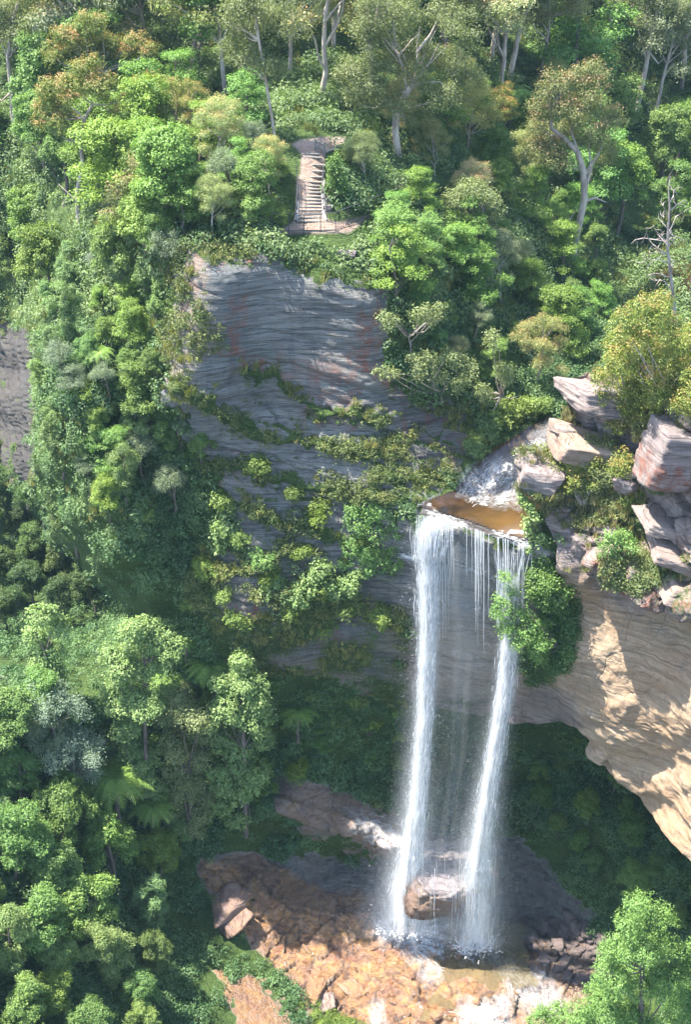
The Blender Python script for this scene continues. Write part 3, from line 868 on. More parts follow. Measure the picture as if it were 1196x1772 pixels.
PLANTS = []   # (obj, kind, area, px, py) for labelling

def plant(kind, base, scale, area, tint=(1, 1, 1), rot=None, var=None, squash=1.0, label=None, R=random):
    v = R.randrange(NV[kind]) if var is None else var
    T, K, H = template(kind, v)
    e = bpy.data.objects.new(OBJNAME[kind], None); e.empty_display_size = 0.3
    C.collection.objects.link(e)
    e.location = base
    e.rotation_euler = (0, 0, R.uniform(0, 6.283) if rot is None else rot)
    e.scale = (scale, scale, scale * squash)
    a = link(TRUNKNAME.get(kind, 'trunk'), T, e)
    b = link(CROWNNAME.get(kind, 'crown'), K, e)
    b.color = (*tint, 1)
    e['category'] = CAT[kind]
    if label: e['label'] = label
    px, py = topix(np.array([base[0], base[1], base[2] + H * scale * squash * 0.8]))
    PLANTS.append((e, kind, area, float(px), float(py), label))
    return e

random.seed(11)
# areas: polygon of base pixels in the photo, spacing px, kinds with weights, height range (m), where-phrase
AREAS = [
 ('top left forest', [(-60, -330), (460, -330), (460, 150), (300, 190), (-60, 190)], 92, dict(gum=6, blush_gum=3, rainforest=4, wattle=1), (9.0, 13.0)),
 ('forest above the stairs', [(460, -330), (860, -330), (860, 130), (460, 200)], 88, dict(gum=9, blush_gum=1, wattle=1), (8.5, 12.0)),
 ('top right forest', [(860, -330), (1260, -330), (1260, 210), (860, 210)], 92, dict(gum=6, blush_gum=3, rainforest=2, layered=2), (8.5, 12.5)),
 ('bank left of the stairs', [(290, 200), (490, 220), (480, 400), (330, 415), (270, 360)], 44, dict(gum=2, layered=3, bush=3, wattle=1), (2.4, 4.6)),
 ('bank right of the stairs', [(600, 230), (860, 160), (870, 330), (700, 350), (640, 330), (585, 300)], 56, dict(gum=4, layered=3, rainforest=1, bush=2, blush_gum=1), (2.6, 5.0)),
 ('slope between stairs and creek', [(660, 400), (860, 340), (1060, 420), (1040, 560), (960, 660), (840, 690), (700, 590), (670, 500)], 58, dict(layered=6, rainforest=3, gum=1), (2.4, 4.4)),
 ('wooded bank at the right edge', [(870, 230), (1260, 230), (1260, 400), (1090, 430), (900, 360)], 68, dict(layered=4, rainforest=3, blush_gum=1, gum=2), (4.5, 7.5)),
 ('dark ravine at upper left', [(-60, 220), (270, 220), (300, 430), (180, 560), (-60, 520)], 74, dict(rainforest=8, layered=2), (5.5, 8.0)),
 ('ridge left of the cliff', [(90, 560), (190, 480), (290, 430), (305, 560), (280, 700), (350, 800), (330, 900), (150, 900), (80, 800)], 52, dict(rainforest=5, column=3, wattle=3, layered=2, bush=1), (2.8, 4.8)),
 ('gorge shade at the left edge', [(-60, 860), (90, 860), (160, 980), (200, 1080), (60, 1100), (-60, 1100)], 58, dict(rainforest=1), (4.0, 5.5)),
 ('slope left of the pool', [(-60, 1280), (100, 1250), (200, 1270), (330, 1330), (380, 1480), (300, 1500), (-60, 1500)], 74, dict(rainforest=5, column=4, wattle=2, layered=1), (4.0, 6.6)),
 ('bottom left corner wood', [(-60, 1530), (320, 1530), (330, 1620), (270, 1780), (330, 2000), (-60, 2060)], 84, dict(rainforest=7, column=2), (4.0, 6.6)),
 ('green recess under the cliff', [(330, 1190), (480, 1200), (690, 1230), (690, 1350), (470, 1340), (400, 1450), (340, 1440)], 58, dict(rainforest=3, layered=4, bush=2), (2.0, 3.2)),
 ('ledges of the grey cliff', [(370, 770), (480, 850), (600, 890), (640, 960), (560, 985), (430, 975), (370, 900)], 78, dict(bush=1), (1.0, 1.6)),
 ('mossy slope below the grey cliff', [(300, 980), (430, 1000), (680, 1060), (690, 1120), (480, 1100), (330, 1080)], 64, dict(bush=1), (1.0, 1.6)),
 ('left bank of the creek above the lip', [(815, 775), (850, 748), (930, 700), (960, 705), (930, 722), (850, 772), (815, 800)], 24, dict(bush=1), (1.0, 1.4)),
 ('dark slope under the overhang', [(900, 1290), (1020, 1290), (1120, 1420), (1260, 1520), (1260, 1640), (1080, 1580), (960, 1480), (880, 1400)], 60, dict(rainforest=3, layered=1), (2.2, 3.4)),
]
def scatter(poly, sp, R, tries=60):
    xs = [p[0] for p in poly]; ys = [p[1] for p in poly]
    pts = []
    area = 0.5 * abs(sum(poly[i][0] * poly[(i + 1) % len(poly)][1] - poly[(i + 1) % len(poly)][0] * poly[i][1] for i in range(len(poly))))
    want = int(area / (sp * sp * 0.72))
    for _ in range(want * tries):
        x = R.uniform(min(xs), max(xs)); y = R.uniform(min(ys), max(ys))
        if not bool(inpoly(np.array([x]), np.array([y]), poly)[0]): continue
        if all((x - a) ** 2 + ((y - b) * 1.1) ** 2 > (sp * 0.8) ** 2 for a, b in pts):
            pts.append((x, y))
            if len(pts) >= want: break
    return pts

NOTREE = [[(440, 190), (600, 190), (640, 300), (650, 440), (480, 470), (440, 420)], [(690, 600), (1080, 560), (1080, 1000), (690, 960)]]
HBASE = dict(gum=8.0, blush_gum=8.0, rainforest=7.5, column=8.5, wattle=6.5, layered=5.0, bush=1.6, tree_fern=2.4)
def tint_for(kind, R, area):
    if kind == 'bush' and ('cliff' in area): b = R.uniform(0.9, 1.5); return (b * 1.05, b, b * R.uniform(0.5, 0.9))
    if kind == 'wattle':
        b = R.uniform(0.75, 1.0); return (b, b, b * R.uniform(0.75, 0.95))
    b = R.uniform(0.78, 1.25)
    w = R.uniform(-0.12, 0.12)
    b *= 1.18 if area != 'gorge shade at the left edge' else 0.6  # gorge trees get a dimmer leaf tint that stands in for shade
    return (b * (1 + w) * 1.06, b, b * (1 - w * 0.6) * R.uniform(0.75, 1.25))
KEYS = [[(880, 140), (900, 50), (925, 0)], [(1098, 207), (1118, 120), (1134, 40)], [(690, 268), (687, 190), (716, 146), (722, 90)], [(988, 466), (1012, 345), (1000, 262), (955, 220)],
        [(142, 405), (133, 330), (146, 205)], [(28, 245), (18, 150), (20, 60)], [(478, 252), (460, 140)]]
for area, poly, sp, kinds, hr in AREAS:
    R = random.Random(area)
    for (x, y) in scatter(poly, sp, R):
        kind = R.choices(list(kinds), list(kinds.values()))[0]
        p, nrm = hit(x, y, 'A')
        if p is None: continue
        h = R.uniform(*hr)
        if kind == 'bush': h = R.uniform(1.1, 1.9)
        if area == 'slope left of the pool' and x > 130: h = R.uniform(3.0, 4.4)
        if area.startswith('ridge'): h *= 0.85
        if area.startswith('slope between') and 640 < x < 900 and y > 560: h *= 0.6
        rp = h * 9.5
        cyk = y - h * 21; rk = h * 5.5
        if any(y > ln[0][1] - 5 and float(dline(np.array([x]), np.array([cyk]), ln)[0]) < rk for ln in KEYS): continue
        if abs(x - 538) < 34 + rp and 236 < y < 480 + h * 6 and y - h * 28 < 400 and not (y < 262):
            if h > 2.4: h = R.uniform(1.3, 2.0)
            kind = 'bush'
            if abs(x - 538) < 34 + h * 14 and (y < 405 or y - h * 30 < 402): continue
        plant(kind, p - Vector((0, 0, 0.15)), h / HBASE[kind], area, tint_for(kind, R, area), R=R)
# ---------------------------------------------------------------- low growth that nobody could count
def undergrowth(name, P, Nn, Ar, weight, count, rr, leaves, size, ca, cb, seed, kindlabel, blades=False, patch=0.6):
    R = rng(seed)
    w = Ar * weight
    w = w * np.clip(0.5 + patch * fbm(P * 0.45, 3, seed) * 1.6, 0.05, 1.5)
    idx = R.choice(len(P), count, p=w / w.sum())
    base = P[idx] + R.normal(size=(count, 3)) * 0.12
    nb = unit(Nn[idx] * 0.7 + np.array([0, 0, 0.7]))
    rad = R.uniform(*rr, count) * (1 + 0.4 * R.random(count) ** 3)
    hue = np.clip(0.5 + 0.6 * fbm(base * 0.5, 3, seed + 5) + R.normal(size=count) * 0.22, 0, 1)
    bi = np.repeat(np.arange(count), leaves)
    d = unit(R.normal(size=(len(bi), 3)))
    nbb = nb[bi]
    dot = (d * nbb).sum(-1, keepdims=True)
    d = np.where(dot < -0.1, d - 2 * dot * nbb, d)
    if blades:
        d = unit(d * 0.55 + np.array([0, 0, 1.0]))
        L = rad[bi] * R.uniform(0.6, 1.2, len(bi))
        root = base[bi] + R.normal(size=d.shape) * np.array([0.10, 0.10, 0.02])
        tip = root + d * L[:, None] + np.array([0, 0, -0.1]) * L[:, None]
        side = unit(np.cross(d, R.normal(size=d.shape))) * 0.022
        v = np.stack([root - side, root + side, tip + side * 0.4, tip - side * 0.4], 1)
        f = np.arange(len(bi) * 4).reshape(-1, 4); v = v.reshape(-1, 3)
    else:
        k = rad[bi] * R.uniform(0.55, 1.05, len(bi))
        pos = base[bi] + nbb * (rad[bi] * 0.25)[:, None] + d * k[:, None] * np.array([1, 1, 0.85])
        Nq = unit(d + np.array([0, 0, 0.5]) + R.normal(size=d.shape) * 0.5)
        v, f = leaf_quads(pos, Nq, size * (0.8 + rad[bi]), R, 0.45)
    h = np.clip(hue[bi] * 0.8 + R.random(len(bi)) * 0.2, 0, 1)[:, None]
    col = (np.array(ca) * (1 - h) + np.array(cb) * h) * (0.75 + 0.5 * R.random(len(bi)))[:, None]
    o = link(name, mesh_np(name, v, f, M_LEAF, False, fattr={'lc': col}))
    tag(o, kindlabel[0], kindlabel[1], kind='stuff')
    return o

def face_data(P):
    c = (P[:-1, :-1] + P[1:, :-1] + P[1:, 1:] + P[:-1, 1:]) / 4
    n = np.cross(P[1:, 1:] - P[:-1, :-1], P[:-1, 1:] - P[1:, :-1])
    a = np.linalg.norm(n, axis=-1)
    n = n / (a[..., None] + 1e-9)
    n = np.where(n[..., 2:3] < 0, -n, n)
    return c.reshape(-1, 3), n.reshape(-1, 3), (a / 2).ravel()
cA, nA, aA = face_data(PAd)
fc = lambda m: ((m[:-1, :-1] + m[1:, 1:]) / 2).ravel()
pxA, pyA = fc(GX), fc(GY)
view = ((pxA > -180) & (pxA < 1420) & (pyA > -60) & (pyA < 1832)).astype(float)
d_ = cA[:, 1] * CP + (CAM_H - cA[:, 2]) * SP
apix = (aA / d_ ** 2); apix = 1.0 / (1 + 0 * apix)
mossF = fc(moss); rockF = fc(allrock); ledF = fc(led)
# weight by photographed area as well as by true area so that steep and flat ground are both covered
cellpx = np.abs((fc(np.gradient(GX, axis=1)) * fc(np.gradient(GY, axis=0))))
Aw = np.minimum(aA, cellpx * (d_ / FPX) ** 2 * 2.2)
veg = view * (mossF > 0.5) * (1 - fc(stair)) * (1 - fc(creek)) * (1 - fc(floor) * 0.3)
bare = np.maximum.reduce([fc(rocky), fc(ridgerock) * 0.6, fc(farwall), fc(ledge1), fc(darkrock), fc(lowstrip), fc(floor), fc(lowrock) * 0.75])
full = veg * (1 - np.clip(bare * 1.2, 0, 1))
pathline = np.exp(-(dline(pxA, pyA, [(590, 385), (640, 372), (690, 345)]) / 7.0) ** 2)
full *= 1 - pathline
full *= 1 - softpoly(pxA, pyA, [(455, 380), (650, 360), (640, 405), (610, 428), (480, 428)], 8)
full *= 1 - softpoly(pxA, pyA, [(485, 255), (500, 235), (565, 232), (585, 300), (592, 385), (490, 385)], 8)
creekz = softpoly(pxA, pyA, [(705, 900), (735, 852), (780, 835), (795, 800), (825, 768), (870, 748), (915, 725), (945, 708), (1000, 735), (960, 800), (960, 960), (800, 930)], 8)
full *= 1 - creekz
top_open = softpoly(pxA, pyA, [(300, 180), (880, 150), (900, 330), (640, 480), (300, 440)], 30)
undergrowth('undergrowth', cA, nA, Aw, full * (pyA < 560) * (0.5 + 0.5 * top_open), 10500, (0.28, 0.75), 60, 0.125, (0.05, 0.10, 0.03), (0.17, 0.23, 0.085), 501,
            ('mixed green bushes and scrub covering the slopes above the cliff', 'scrub'))
undergrowth('undergrowth', cA, nA, Aw, full * (pyA >= 560) * (pyA < 1080), 5400, (0.25, 0.6), 60, 0.12, (0.045, 0.10, 0.032), (0.13, 0.20, 0.07), 503,
            ('dense leafy scrub clinging to the ridge left of the cliff and the creek bank', 'scrub'))
undergrowth('undergrowth', cA, nA, Aw, full * (pyA >= 1080), 8800, (0.28, 0.62), 60, 0.12, (0.045, 0.105, 0.035), (0.12, 0.20, 0.07), 505,
            ('dark green ferns and scrub filling the gorge below the falls', 'scrub'))
band = view * np.clip(np.maximum(ledF * 1.2 * (fc(rocky) + fc(lowrock) > 0.3), (mossF > 0.55) * (rockF > 0.3)), 0, 1) * (1 - creekz) * (1 - fc(darkrock)) * (1 - fc(ledge1))
band = np.maximum(band, view * np.maximum(fc(ridgerock) * 0.9, 0.9 * softpoly(pxA, pyA, [(290, 430), (345, 430), (352, 560), (340, 640), (280, 700)], 30)))
undergrowth('ledge_plants', cA, nA, Aw, band, 3600, (0.10, 0.36), 36, 0.10, (0.05, 0.09, 0.02), (0.20, 0.21, 0.06), 507,
            ('small tufts of green growth on the ledges of the grey cliff', 'ledge plants'), patch=0.9)
undergrowth('grass', cA, nA, Aw, np.maximum(band, full * 0.25 * (pyA < 900)), 3800, (0.25, 0.5), 26, 0.1, (0.09, 0.12, 0.03), (0.28, 0.26, 0.09), 509,
            ('yellow-green grass tussocks on the cliff ledges', 'grass'), blades=True, patch=0.9)
cB, nB, aB = face_data(PBd)
fcb = lambda m: ((m[:-1, :-1] + m[1:, 1:]) / 2).ravel()
pxB, pyB = fcb(BX), fcb(BV)
viewB = ((pxB < 1420) & (pyB > 590) & (pyB < 1700)).astype(float)
mB = fcb(mossB)
undergrowth('heath', cB, nB, aB, viewB * (mB > 0.42) * (pyB < 1000), 2300, (0.16, 0.42), 60, 0.10, (0.08, 0.12, 0.035), (0.22, 0.24, 0.08), 521,
            ('olive heath growing among the broken blocks on top of the right cliff', 'heath'), patch=0.8)
undergrowth('grass', cB, nB, aB, viewB * ((mB > 0.35) * 1.0 + 0.05) * (pyB < 1000), 2000, (0.2, 0.42), 26, 0.1, (0.12, 0.14, 0.05), (0.32, 0.27, 0.12), 523,
            ('dry tussocks between the blocks on top of the right cliff', 'grass'), blades=True)
undergrowth('undergrowth', cB, nB, aB, viewB * (mB > 0.4) * (pyB >= 980) * (pxB < 1015), 420, (0.2, 0.5), 60, 0.11, (0.04, 0.09, 0.02), (0.10, 0.17, 0.04), 525,
            ('dark green shrubs in the notch between the right cliff and the falls', 'scrub'))
floor_green = view * (mossF > 0.5) * fc(floor) * (pyA > 1560)
undergrowth('moss', cA, nA, Aw, floor_green, 500, (0.12, 0.3), 50, 0.08, (0.07, 0.12, 0.02), (0.20, 0.27, 0.04), 531,
            ('bright green mossy tufts along the left edge of the rock floor', 'moss'))

# ---------------------------------------------------------------- individual trees copied from the photograph
STY = dict(
 gum=dict(density=125, size=0.14, aspect=0.34, upbias=0.35, spread=0.15, droop=0.6, ca=(0.11, 0.14, 0.055), cb=(0.20, 0.22, 0.09), fill=0.3),
 blush=dict(density=160, size=0.13, aspect=0.4, upbias=0.5, spread=0.11, droop=0.4, ca=(0.12, 0.16, 0.035), cb=(0.20, 0.22, 0.05), tip=(0.34, 0.205, 0.085), fill=0.4),
 mix=dict(density=115, size=0.14, aspect=0.34, upbias=0.35, spread=0.15, droop=0.6, ca=(0.13, 0.15, 0.055), cb=(0.20, 0.22, 0.08), tip=(0.30, 0.20, 0.11), fill=0.3),
 pale=dict(density=165, size=0.14, aspect=0.62, upbias=0.75, spread=0.1, ca=(0.11, 0.19, 0.05), cb=(0.24, 0.32, 0.11)),
 olive=dict(density=150, size=0.13, aspect=0.45, upbias=0.6, spread=0.12, ca=(0.13, 0.17, 0.06), cb=(0.22, 0.25, 0.10)),
 lime=dict(density=180, size=0.12, aspect=0.45, upbias=0.6, spread=0.1, ca=(0.085, 0.18, 0.04), cb=(0.20, 0.32, 0.08)),
 green=dict(density=165, size=0.13, aspect=0.6, upbias=0.7, spread=0.1, ca=(0.05, 0.11, 0.02), cb=(0.14, 0.22, 0.045)),
 silver=dict(density=150, size=0.13, aspect=0.35, upbias=0.6, spread=0.14, ca=(0.11, 0.165, 0.11), cb=(0.22, 0.28, 0.19), fill=0.3),
 yellow=dict(density=170, size=0.12, aspect=0.4, upbias=0.4, spread=0.10, ca=(0.12, 0.17, 0.03), cb=(0.24, 0.27, 0.055), tip=(0.30, 0.22, 0.07)),
)
def photo_tree(name, label, cat, base_px, sty, trunk, limbs, clumps, bark=None, seed=1, Y=None, depth=0.8, which='AB', flat=0.75, maxl=None, fwd=0.0):
    """trunk [(px,py,radius px)], limbs [[(px,py)...]], clumps [(px,py,r px)]; all stand round the root point"""
    R = rng(seed)
    root = hit(*base_px, which)[0] if Y is None else V(*base_px, Y)
    m = mpp(root)
    e = empty(name, root, label, cat)
    def loc(px, py, dy=0.0): return np.array(at(px, py, root[1] + dy)) - np.array(root)
    g = Geo()
    have = bool(trunk)
    if have:
        tp = [loc(x, y, R.normal() * 0.05) for x, y, r in trunk]
        tp[0] = tp[0] - np.array([0, 0, 0.4])
        # resample smoothly
        tube(g, tp, [r * m for x, y, r in trunk], 9)
        r_end = trunk[-1][2]
        for lb in limbs:
            pr = 0.55 * trunk[0][2]
            tube(g, [loc(x, y, R.normal() * 0.12 * i - fwd * i / (len(lb) - 1)) for i, (x, y) in enumerate(lb)], np.linspace(max(1.1, pr * 0.8), 0.5, len(lb)) * m, 6)
    cl = []
    for (x, y, r) in clumps:
        c = loc(x, y, R.uniform(-depth, depth) - fwd); rr = r * m
        cl.append((c, (rr, rr, rr * flat)))
        n_extra = 2 if r > 24 else 1
        for _ in range(n_extra):
            o = unit(R.normal(size=3)) * rr * 0.8; q = rr * R.uniform(0.45, 0.7)
            cl.append((c + o, (q, q, q * flat)))
    anchors = [np.array(loc(x, y)) for x, y, r in trunk] if have else [np.array([0, 0, 0.1])]
    for c, r in cl[:(maxl if maxl is not None else (9 if limbs else 26))]:
        c = np.array(c)
        cand = [a for a in anchors if a[2] < c[2] - 0.1] or [anchors[0]]
        a = min(cand, key=lambda q: np.linalg.norm(q - c))
        lp = limb_path(a, c, R, 0.10)
        r0 = (0.045 if have else 0.03) * (0.7 + 0.5 * R.random())
        tube(g, lp, np.linspace(r0, r0 * 0.3, len(lp)), 5)
    link('trunk' if have else 'stem', g.mesh(name + '_wood', bark or M_BARK, True), e)
    if cl:
        k = link('crown', crown_mesh(name + '_crown', cl, seed + 100, **STY[sty]), e)
    return e

def cloud(x0, y0, x1, y1, n, r0, r1, seed):
    R = random.Random(seed); out = []
    for _ in range(n * 30):
        x, y = R.uniform(-1, 1), R.uniform(-1, 1)
        if x * x + y * y > 1: continue
        p = ((x0 + x1) / 2 + x * (x1 - x0) / 2, (y0 + y1) / 2 + y * (y1 - y0) / 2, R.uniform(r0, r1))
        if all((p[0] - a) ** 2 + (p[1] - b) ** 2 > (0.55 * (r0 + r1) / 2 * 1.3) ** 2 for a, b, _ in out): out.append(p)
        if len(out) >= n: break
    return out

T_ = photo_tree
T_('gum_tree', 'leaning gum with orange-flushed crown and bare crooked pale trunk, upper left beside the dark ravine', 'tree', (142, 405), 'blush',
   [(142, 405, 4.5), (134, 365, 4), (133, 330, 3.8), (143, 285, 3.5), (138, 245, 3.3), (146, 205, 3), (160, 180, 2.4)],
   [[(160, 180), (180, 182), (205, 176)], [(138, 243), (125, 245), (112, 243)], [(134, 350), (118, 335), (100, 318)]],
   [(85, 180, 28), (72, 200, 22), (112, 212, 30), (130, 145, 34), (165, 150, 30), (100, 155, 26), (150, 120, 26), (185, 140, 20), (135, 222, 18)], M_PALE, 11)
T_('gum_tree', 'wide orange-tipped gum crown at the upper left, above the leaning pale trunk', 'tree', (190, 250), 'blush',
   [(190, 250, 4), (186, 190, 3.5), (175, 130, 3)], [], [(110, 62, 26), (150, 50, 30), (190, 78, 30), (232, 72, 26), (152, 90, 26), (95, 98, 26), (212, 102, 22), (258, 84, 18), (125, 85, 22)], M_PALE, 12)
T_('gum_tree', 'rounded orange-brown gum crown at the right side of the dark ravine', 'tree', (290, 300), 'blush',
   [(290, 300, 3.5), (272, 250, 3), (262, 210, 2.5)], [[(272, 250), (245, 225), (230, 205)], [(285, 285), (258, 262), (240, 240)]],
   [(252, 150, 30), (285, 162, 22), (215, 192, 26), (242, 200, 24), (272, 185, 22), (230, 160, 20), (300, 148, 18)], M_PALE, 13)
T_('gum_tree', 'big spreading gum with thick forked white trunk behind and right of the stairs', 'tree', (690, 268), 'gum',
   [(690, 268, 7), (684, 228, 6.5), (687, 190, 6.5), (703, 162, 6), (716, 144, 5)],
   [[(716, 146), (723, 110), (722, 80), (727, 45)], [(706, 158), (699, 125), (691, 96), (712, 70), (729, 54)], [(716, 148), (742, 142), (762, 142), (782, 158)], [(688, 190), (668, 170), (650, 188), (620, 180)], [(722, 90), (745, 60), (760, 30)], [(691, 96), (668, 70), (650, 50)]],
   cloud(585, -10, 830, 200, 30, 20, 32, 4) , M_PALE, 14, depth=1.6, maxl=10)
T_('gum_tree', 'tall gum with long leaning white trunk above the bright tree fern, upper right', 'tree', (880, 140), 'gum',
   [(880, 140, 5), (890, 100, 4.6), (900, 50, 4.3), (912, 18, 4), (930, -10, 3.5), (945, -50, 3)], [[(925, 0), (950, -5), (970, -20)]], cloud(880, -120, 1010, -10, 10, 24, 34, 5), M_PALE, 15)
T_('gum_tree', 'tall gum with curved white trunk and thin crown, farthest right at the top', 'tree', (1098, 207), 'gum',
   [(1098, 207, 5), (1108, 165, 4.6), (1118, 120, 4.2), (1124, 80, 3.8), (1134, 40, 3), (1142, 0, 2)], [[(1120, 105), (1110, 70), (1104, 50)], [(1124, 82), (1145, 70), (1160, 40)], [(1128, 60), (1118, 30), (1122, 5)], [(1124, 90), (1140, 110), (1152, 100)]],
   cloud(1070, -40, 1190, 60, 12, 16, 26, 6), M_PALE, 16)
T_('gum_tree', 'crooked gum with stout double white trunk above the creek bank, right of centre', 'tree', (988, 466), 'mix',
   [(988, 466, 7), (998, 410, 6), (1012, 345, 6), (1010, 295, 5.5), (1000, 262, 5), (975, 238, 4), (955, 222, 3.5), (953, 200, 3)],
   [[(976, 466), (973, 425), (984, 385), (1004, 352)], [(1012, 335), (1024, 290), (1020, 255), (1025, 215)], [(1010, 350), (1030, 342), (1050, 350)], [(1003, 268), (990, 230), (985, 190)], [(1015, 300), (1040, 260), (1048, 220)]],
   cloud(915, 120, 1070, 310, 26, 18, 28, 7), M_PALE, 17, depth=1.4)
T_('gum_tree', 'slender gum with thin dark straight trunk just left of the top of the stairs', 'tree', (478, 252), 'gum',
   [(478, 252, 2.6), (470, 200, 2.4), (460, 140, 2.2), (448, 70, 2), (442, 20, 1.5)], [[(448, 70), (440, 45), (455, 25)], [(460, 140), (440, 115), (425, 100)]], cloud(370, -20, 520, 130, 14, 20, 30, 8), M_PALE, 18, depth=1.5)
T_('gum_tree', 'grey forked gum at the far upper left edge with a bare elbow limb', 'tree', (28, 245), 'gum',
   [(28, 245, 5), (22, 200, 4.5), (18, 150, 4), (13, 100, 3.5), (20, 40, 3), (30, 5, 2.4)], [[(20, 145), (36, 125), (41, 95)], [(18, 160), (2, 175), (-12, 160)], [(20, 190), (45, 160), (60, 145)]], cloud(-30, -20, 80, 70, 9, 20, 30, 9), M_PALE, 19)
T_('gum_tree', 'small gum with three pale flat leaf clumps hanging over the right end of the cliff', 'tree', (710, 614), 'olive',
   [(710, 614, 2.2), (711, 596, 1.9), (706, 580, 1.6)], [[(706, 580), (694, 566), (680, 556)], [(711, 592), (732, 570), (752, 548)], [(722, 580), (722, 560), (725, 545)]],
   [(678, 553, 17), (725, 543, 16), (748, 548, 18), (763, 531, 12), (667, 548, 10), (738, 536, 12)], M_PALE, 20, depth=0.3, flat=0.6, fwd=2.2)
T_('gum_tree', 'little crooked gum with a forked white stem leaning over the creek above the falls', 'tree', (846, 722), 'olive',
   [(846, 722, 2.4), (860, 700, 2), (868, 685, 1.8)], [[(868, 686), (885, 690), (902, 684)], [(862, 698), (850, 685), (840, 672)], [(868, 686), (872, 665), (874, 650)], [(872, 665), (858, 630), (853, 600)]],
   [(838, 682, 16), (830, 672, 12), (876, 655, 15), (868, 640, 13), (853, 582, 14), (850, 596, 10), (886, 640, 10)], M_PALE, 21, depth=0.3, flat=0.8, fwd=2.2)
T_('gum_tree', 'low spreading gum with long twisted limbs lying across the right end of the cliff', 'tree', (770, 700), 'olive',
   [(770, 700, 2.4), (762, 680, 2)], [[(762, 682), (735, 672), (705, 684), (672, 684)], [(764, 684), (775, 665), (770, 655)], [(760, 680), (740, 655), (720, 650)]],
   [(678, 648, 15), (662, 642, 12), (725, 640, 18), (745, 625, 19), (775, 618, 20), (800, 628, 20), (812, 652, 18), (792, 668, 18), (760, 650, 18), (716, 618, 12)], M_PALE, 22, depth=0.8, flat=0.6, fwd=2.2)
T_('gum_tree', 'domed grey-green gum crown right of the viewing path', 'tree', (832, 452), 'olive',
   [(832, 452, 3), (822, 420, 2.5), (818, 390, 2)], [], [(790, 345, 26), (825, 332, 28), (815, 368, 24), (850, 350, 22), (790, 385, 22), (860, 372, 18), (808, 325, 20)], M_BARK, 23, depth=0.9)
T_('gum_tree', 'grey feathery gum above the top left corner of the cliff', 'tree', (262, 420), 'mix',
   [(262, 420, 3), (255, 380, 2.5), (262, 345, 2)], [[(258, 370), (235, 350), (215, 345)], [(262, 350), (285, 330), (290, 290)]],
   [(240, 290, 24), (268, 278, 26), (215, 318, 22), (292, 305, 22), (200, 345, 20), (250, 335, 20), (225, 365, 18), (188, 370, 16)], M_PALE, 24)
T_('rainforest_tree', 'tall bushy pale-green tree left of the two tree ferns at the lower left', 'tree', (255, 1400), 'pale',
   [(255, 1400, 4), (250, 1250, 3.5), (250, 1150, 3)], [], [(228, 1098, 30), (278, 1102, 30), (210, 1140, 28), (255, 1148, 34), (214, 1198, 30), (250, 1215, 32), (226, 1255, 28), (205, 1170, 22), (300, 1120, 24), (262, 1085, 20), (232, 1290, 26), (198, 1225, 20)] + cloud(190, 1280, 290, 1400, 10, 18, 26, 61), M_BARK, 31, flat=0.9, Y=60.3)
T_('rainforest_tree', 'tall pale yellow-green tree standing against the dark cliff, rightmost of the lower left group', 'tree', (425, 1440), 'pale',
   [(425, 1440, 4), (422, 1300, 3.5), (420, 1200, 3)], [], [(420, 1148, 22), (402, 1180, 30), (440, 1188, 28), (388, 1228, 30), (440, 1238, 34), (410, 1288, 34), (456, 1282, 22), (380, 1275, 26), (430, 1325, 26), (365, 1245, 18), (462, 1220, 16)] + cloud(365, 1310, 455, 1430, 10, 18, 26, 62), M_BARK, 32, flat=0.9, Y=60.4)
T_('rainforest_tree', 'olive tree between the two tall pale-green trees of the lower left', 'tree', (330, 1440), 'olive',
   [(330, 1440, 4), (328, 1340, 3.5)], [], [(310, 1208, 28), (332, 1240, 30), (298, 1285, 30), (340, 1305, 32), (322, 1345, 30), (290, 1240, 22), (355, 1270, 22), (300, 1330, 26)] + cloud(280, 1340, 370, 1440, 9, 18, 26, 63), M_BARK, 33, flat=0.9, Y=60.2)
T_('rainforest_tree', 'slim yellow-green tree rising from the shaded gorge at the left', 'tree', (80, 1215), 'pale',
   [(80, 1215, 3.5), (78, 1130, 3)], [], [(70, 1065, 24), (60, 1100, 24), (88, 1125, 26), (102, 1085, 22), (72, 1155, 24), (95, 1165, 20)], M_BARK, 34, flat=0.9)
T_('wattle_tree', 'silver-grey feathery tree left of the big tree fern', 'tree', (135, 1440), 'silver',
   [(135, 1440, 3.5), (130, 1350, 3)], [], [(120, 1282, 26), (150, 1290, 26), (100, 1310, 24), (140, 1325, 30), (112, 1355, 28), (88, 1370, 20), (162, 1315, 18)], M_BARK, 35, flat=0.85)
T_('wattle_tree', 'pale silvery tree at the left, above the feathery grey one', 'tree', (95, 1330), 'silver',
   [(95, 1330, 3.2), (92, 1250, 3)], [], [(65, 1190, 22), (95, 1195, 24), (125, 1215, 22), (50, 1215, 20), (85, 1225, 24), (140, 1235, 16)], M_BARK, 36, flat=0.85)
T_('rainforest_tree', 'brilliant lime-green tree in the bottom right corner, in front of the rock pool', 'tree', (1110, 1905), 'lime',
   [(1110, 1905, 5), (1110, 1780, 4), (1112, 1680, 3.5)], [], [(1112, 1572, 26), (1090, 1600, 26), (1132, 1600, 28), (1078, 1640, 30), (1120, 1645, 34), (1160, 1640, 26), (1062, 1690, 34), (1110, 1705, 38), (1160, 1700, 32), (1035, 1722, 28), (1055, 1762, 38), (1110, 1775, 42), (1182, 1752, 34), (1005, 1752, 24), (1100, 1560, 18), (1150, 1580, 20)], M_BARK, 37, Y=48.5, flat=0.9, depth=1.3)
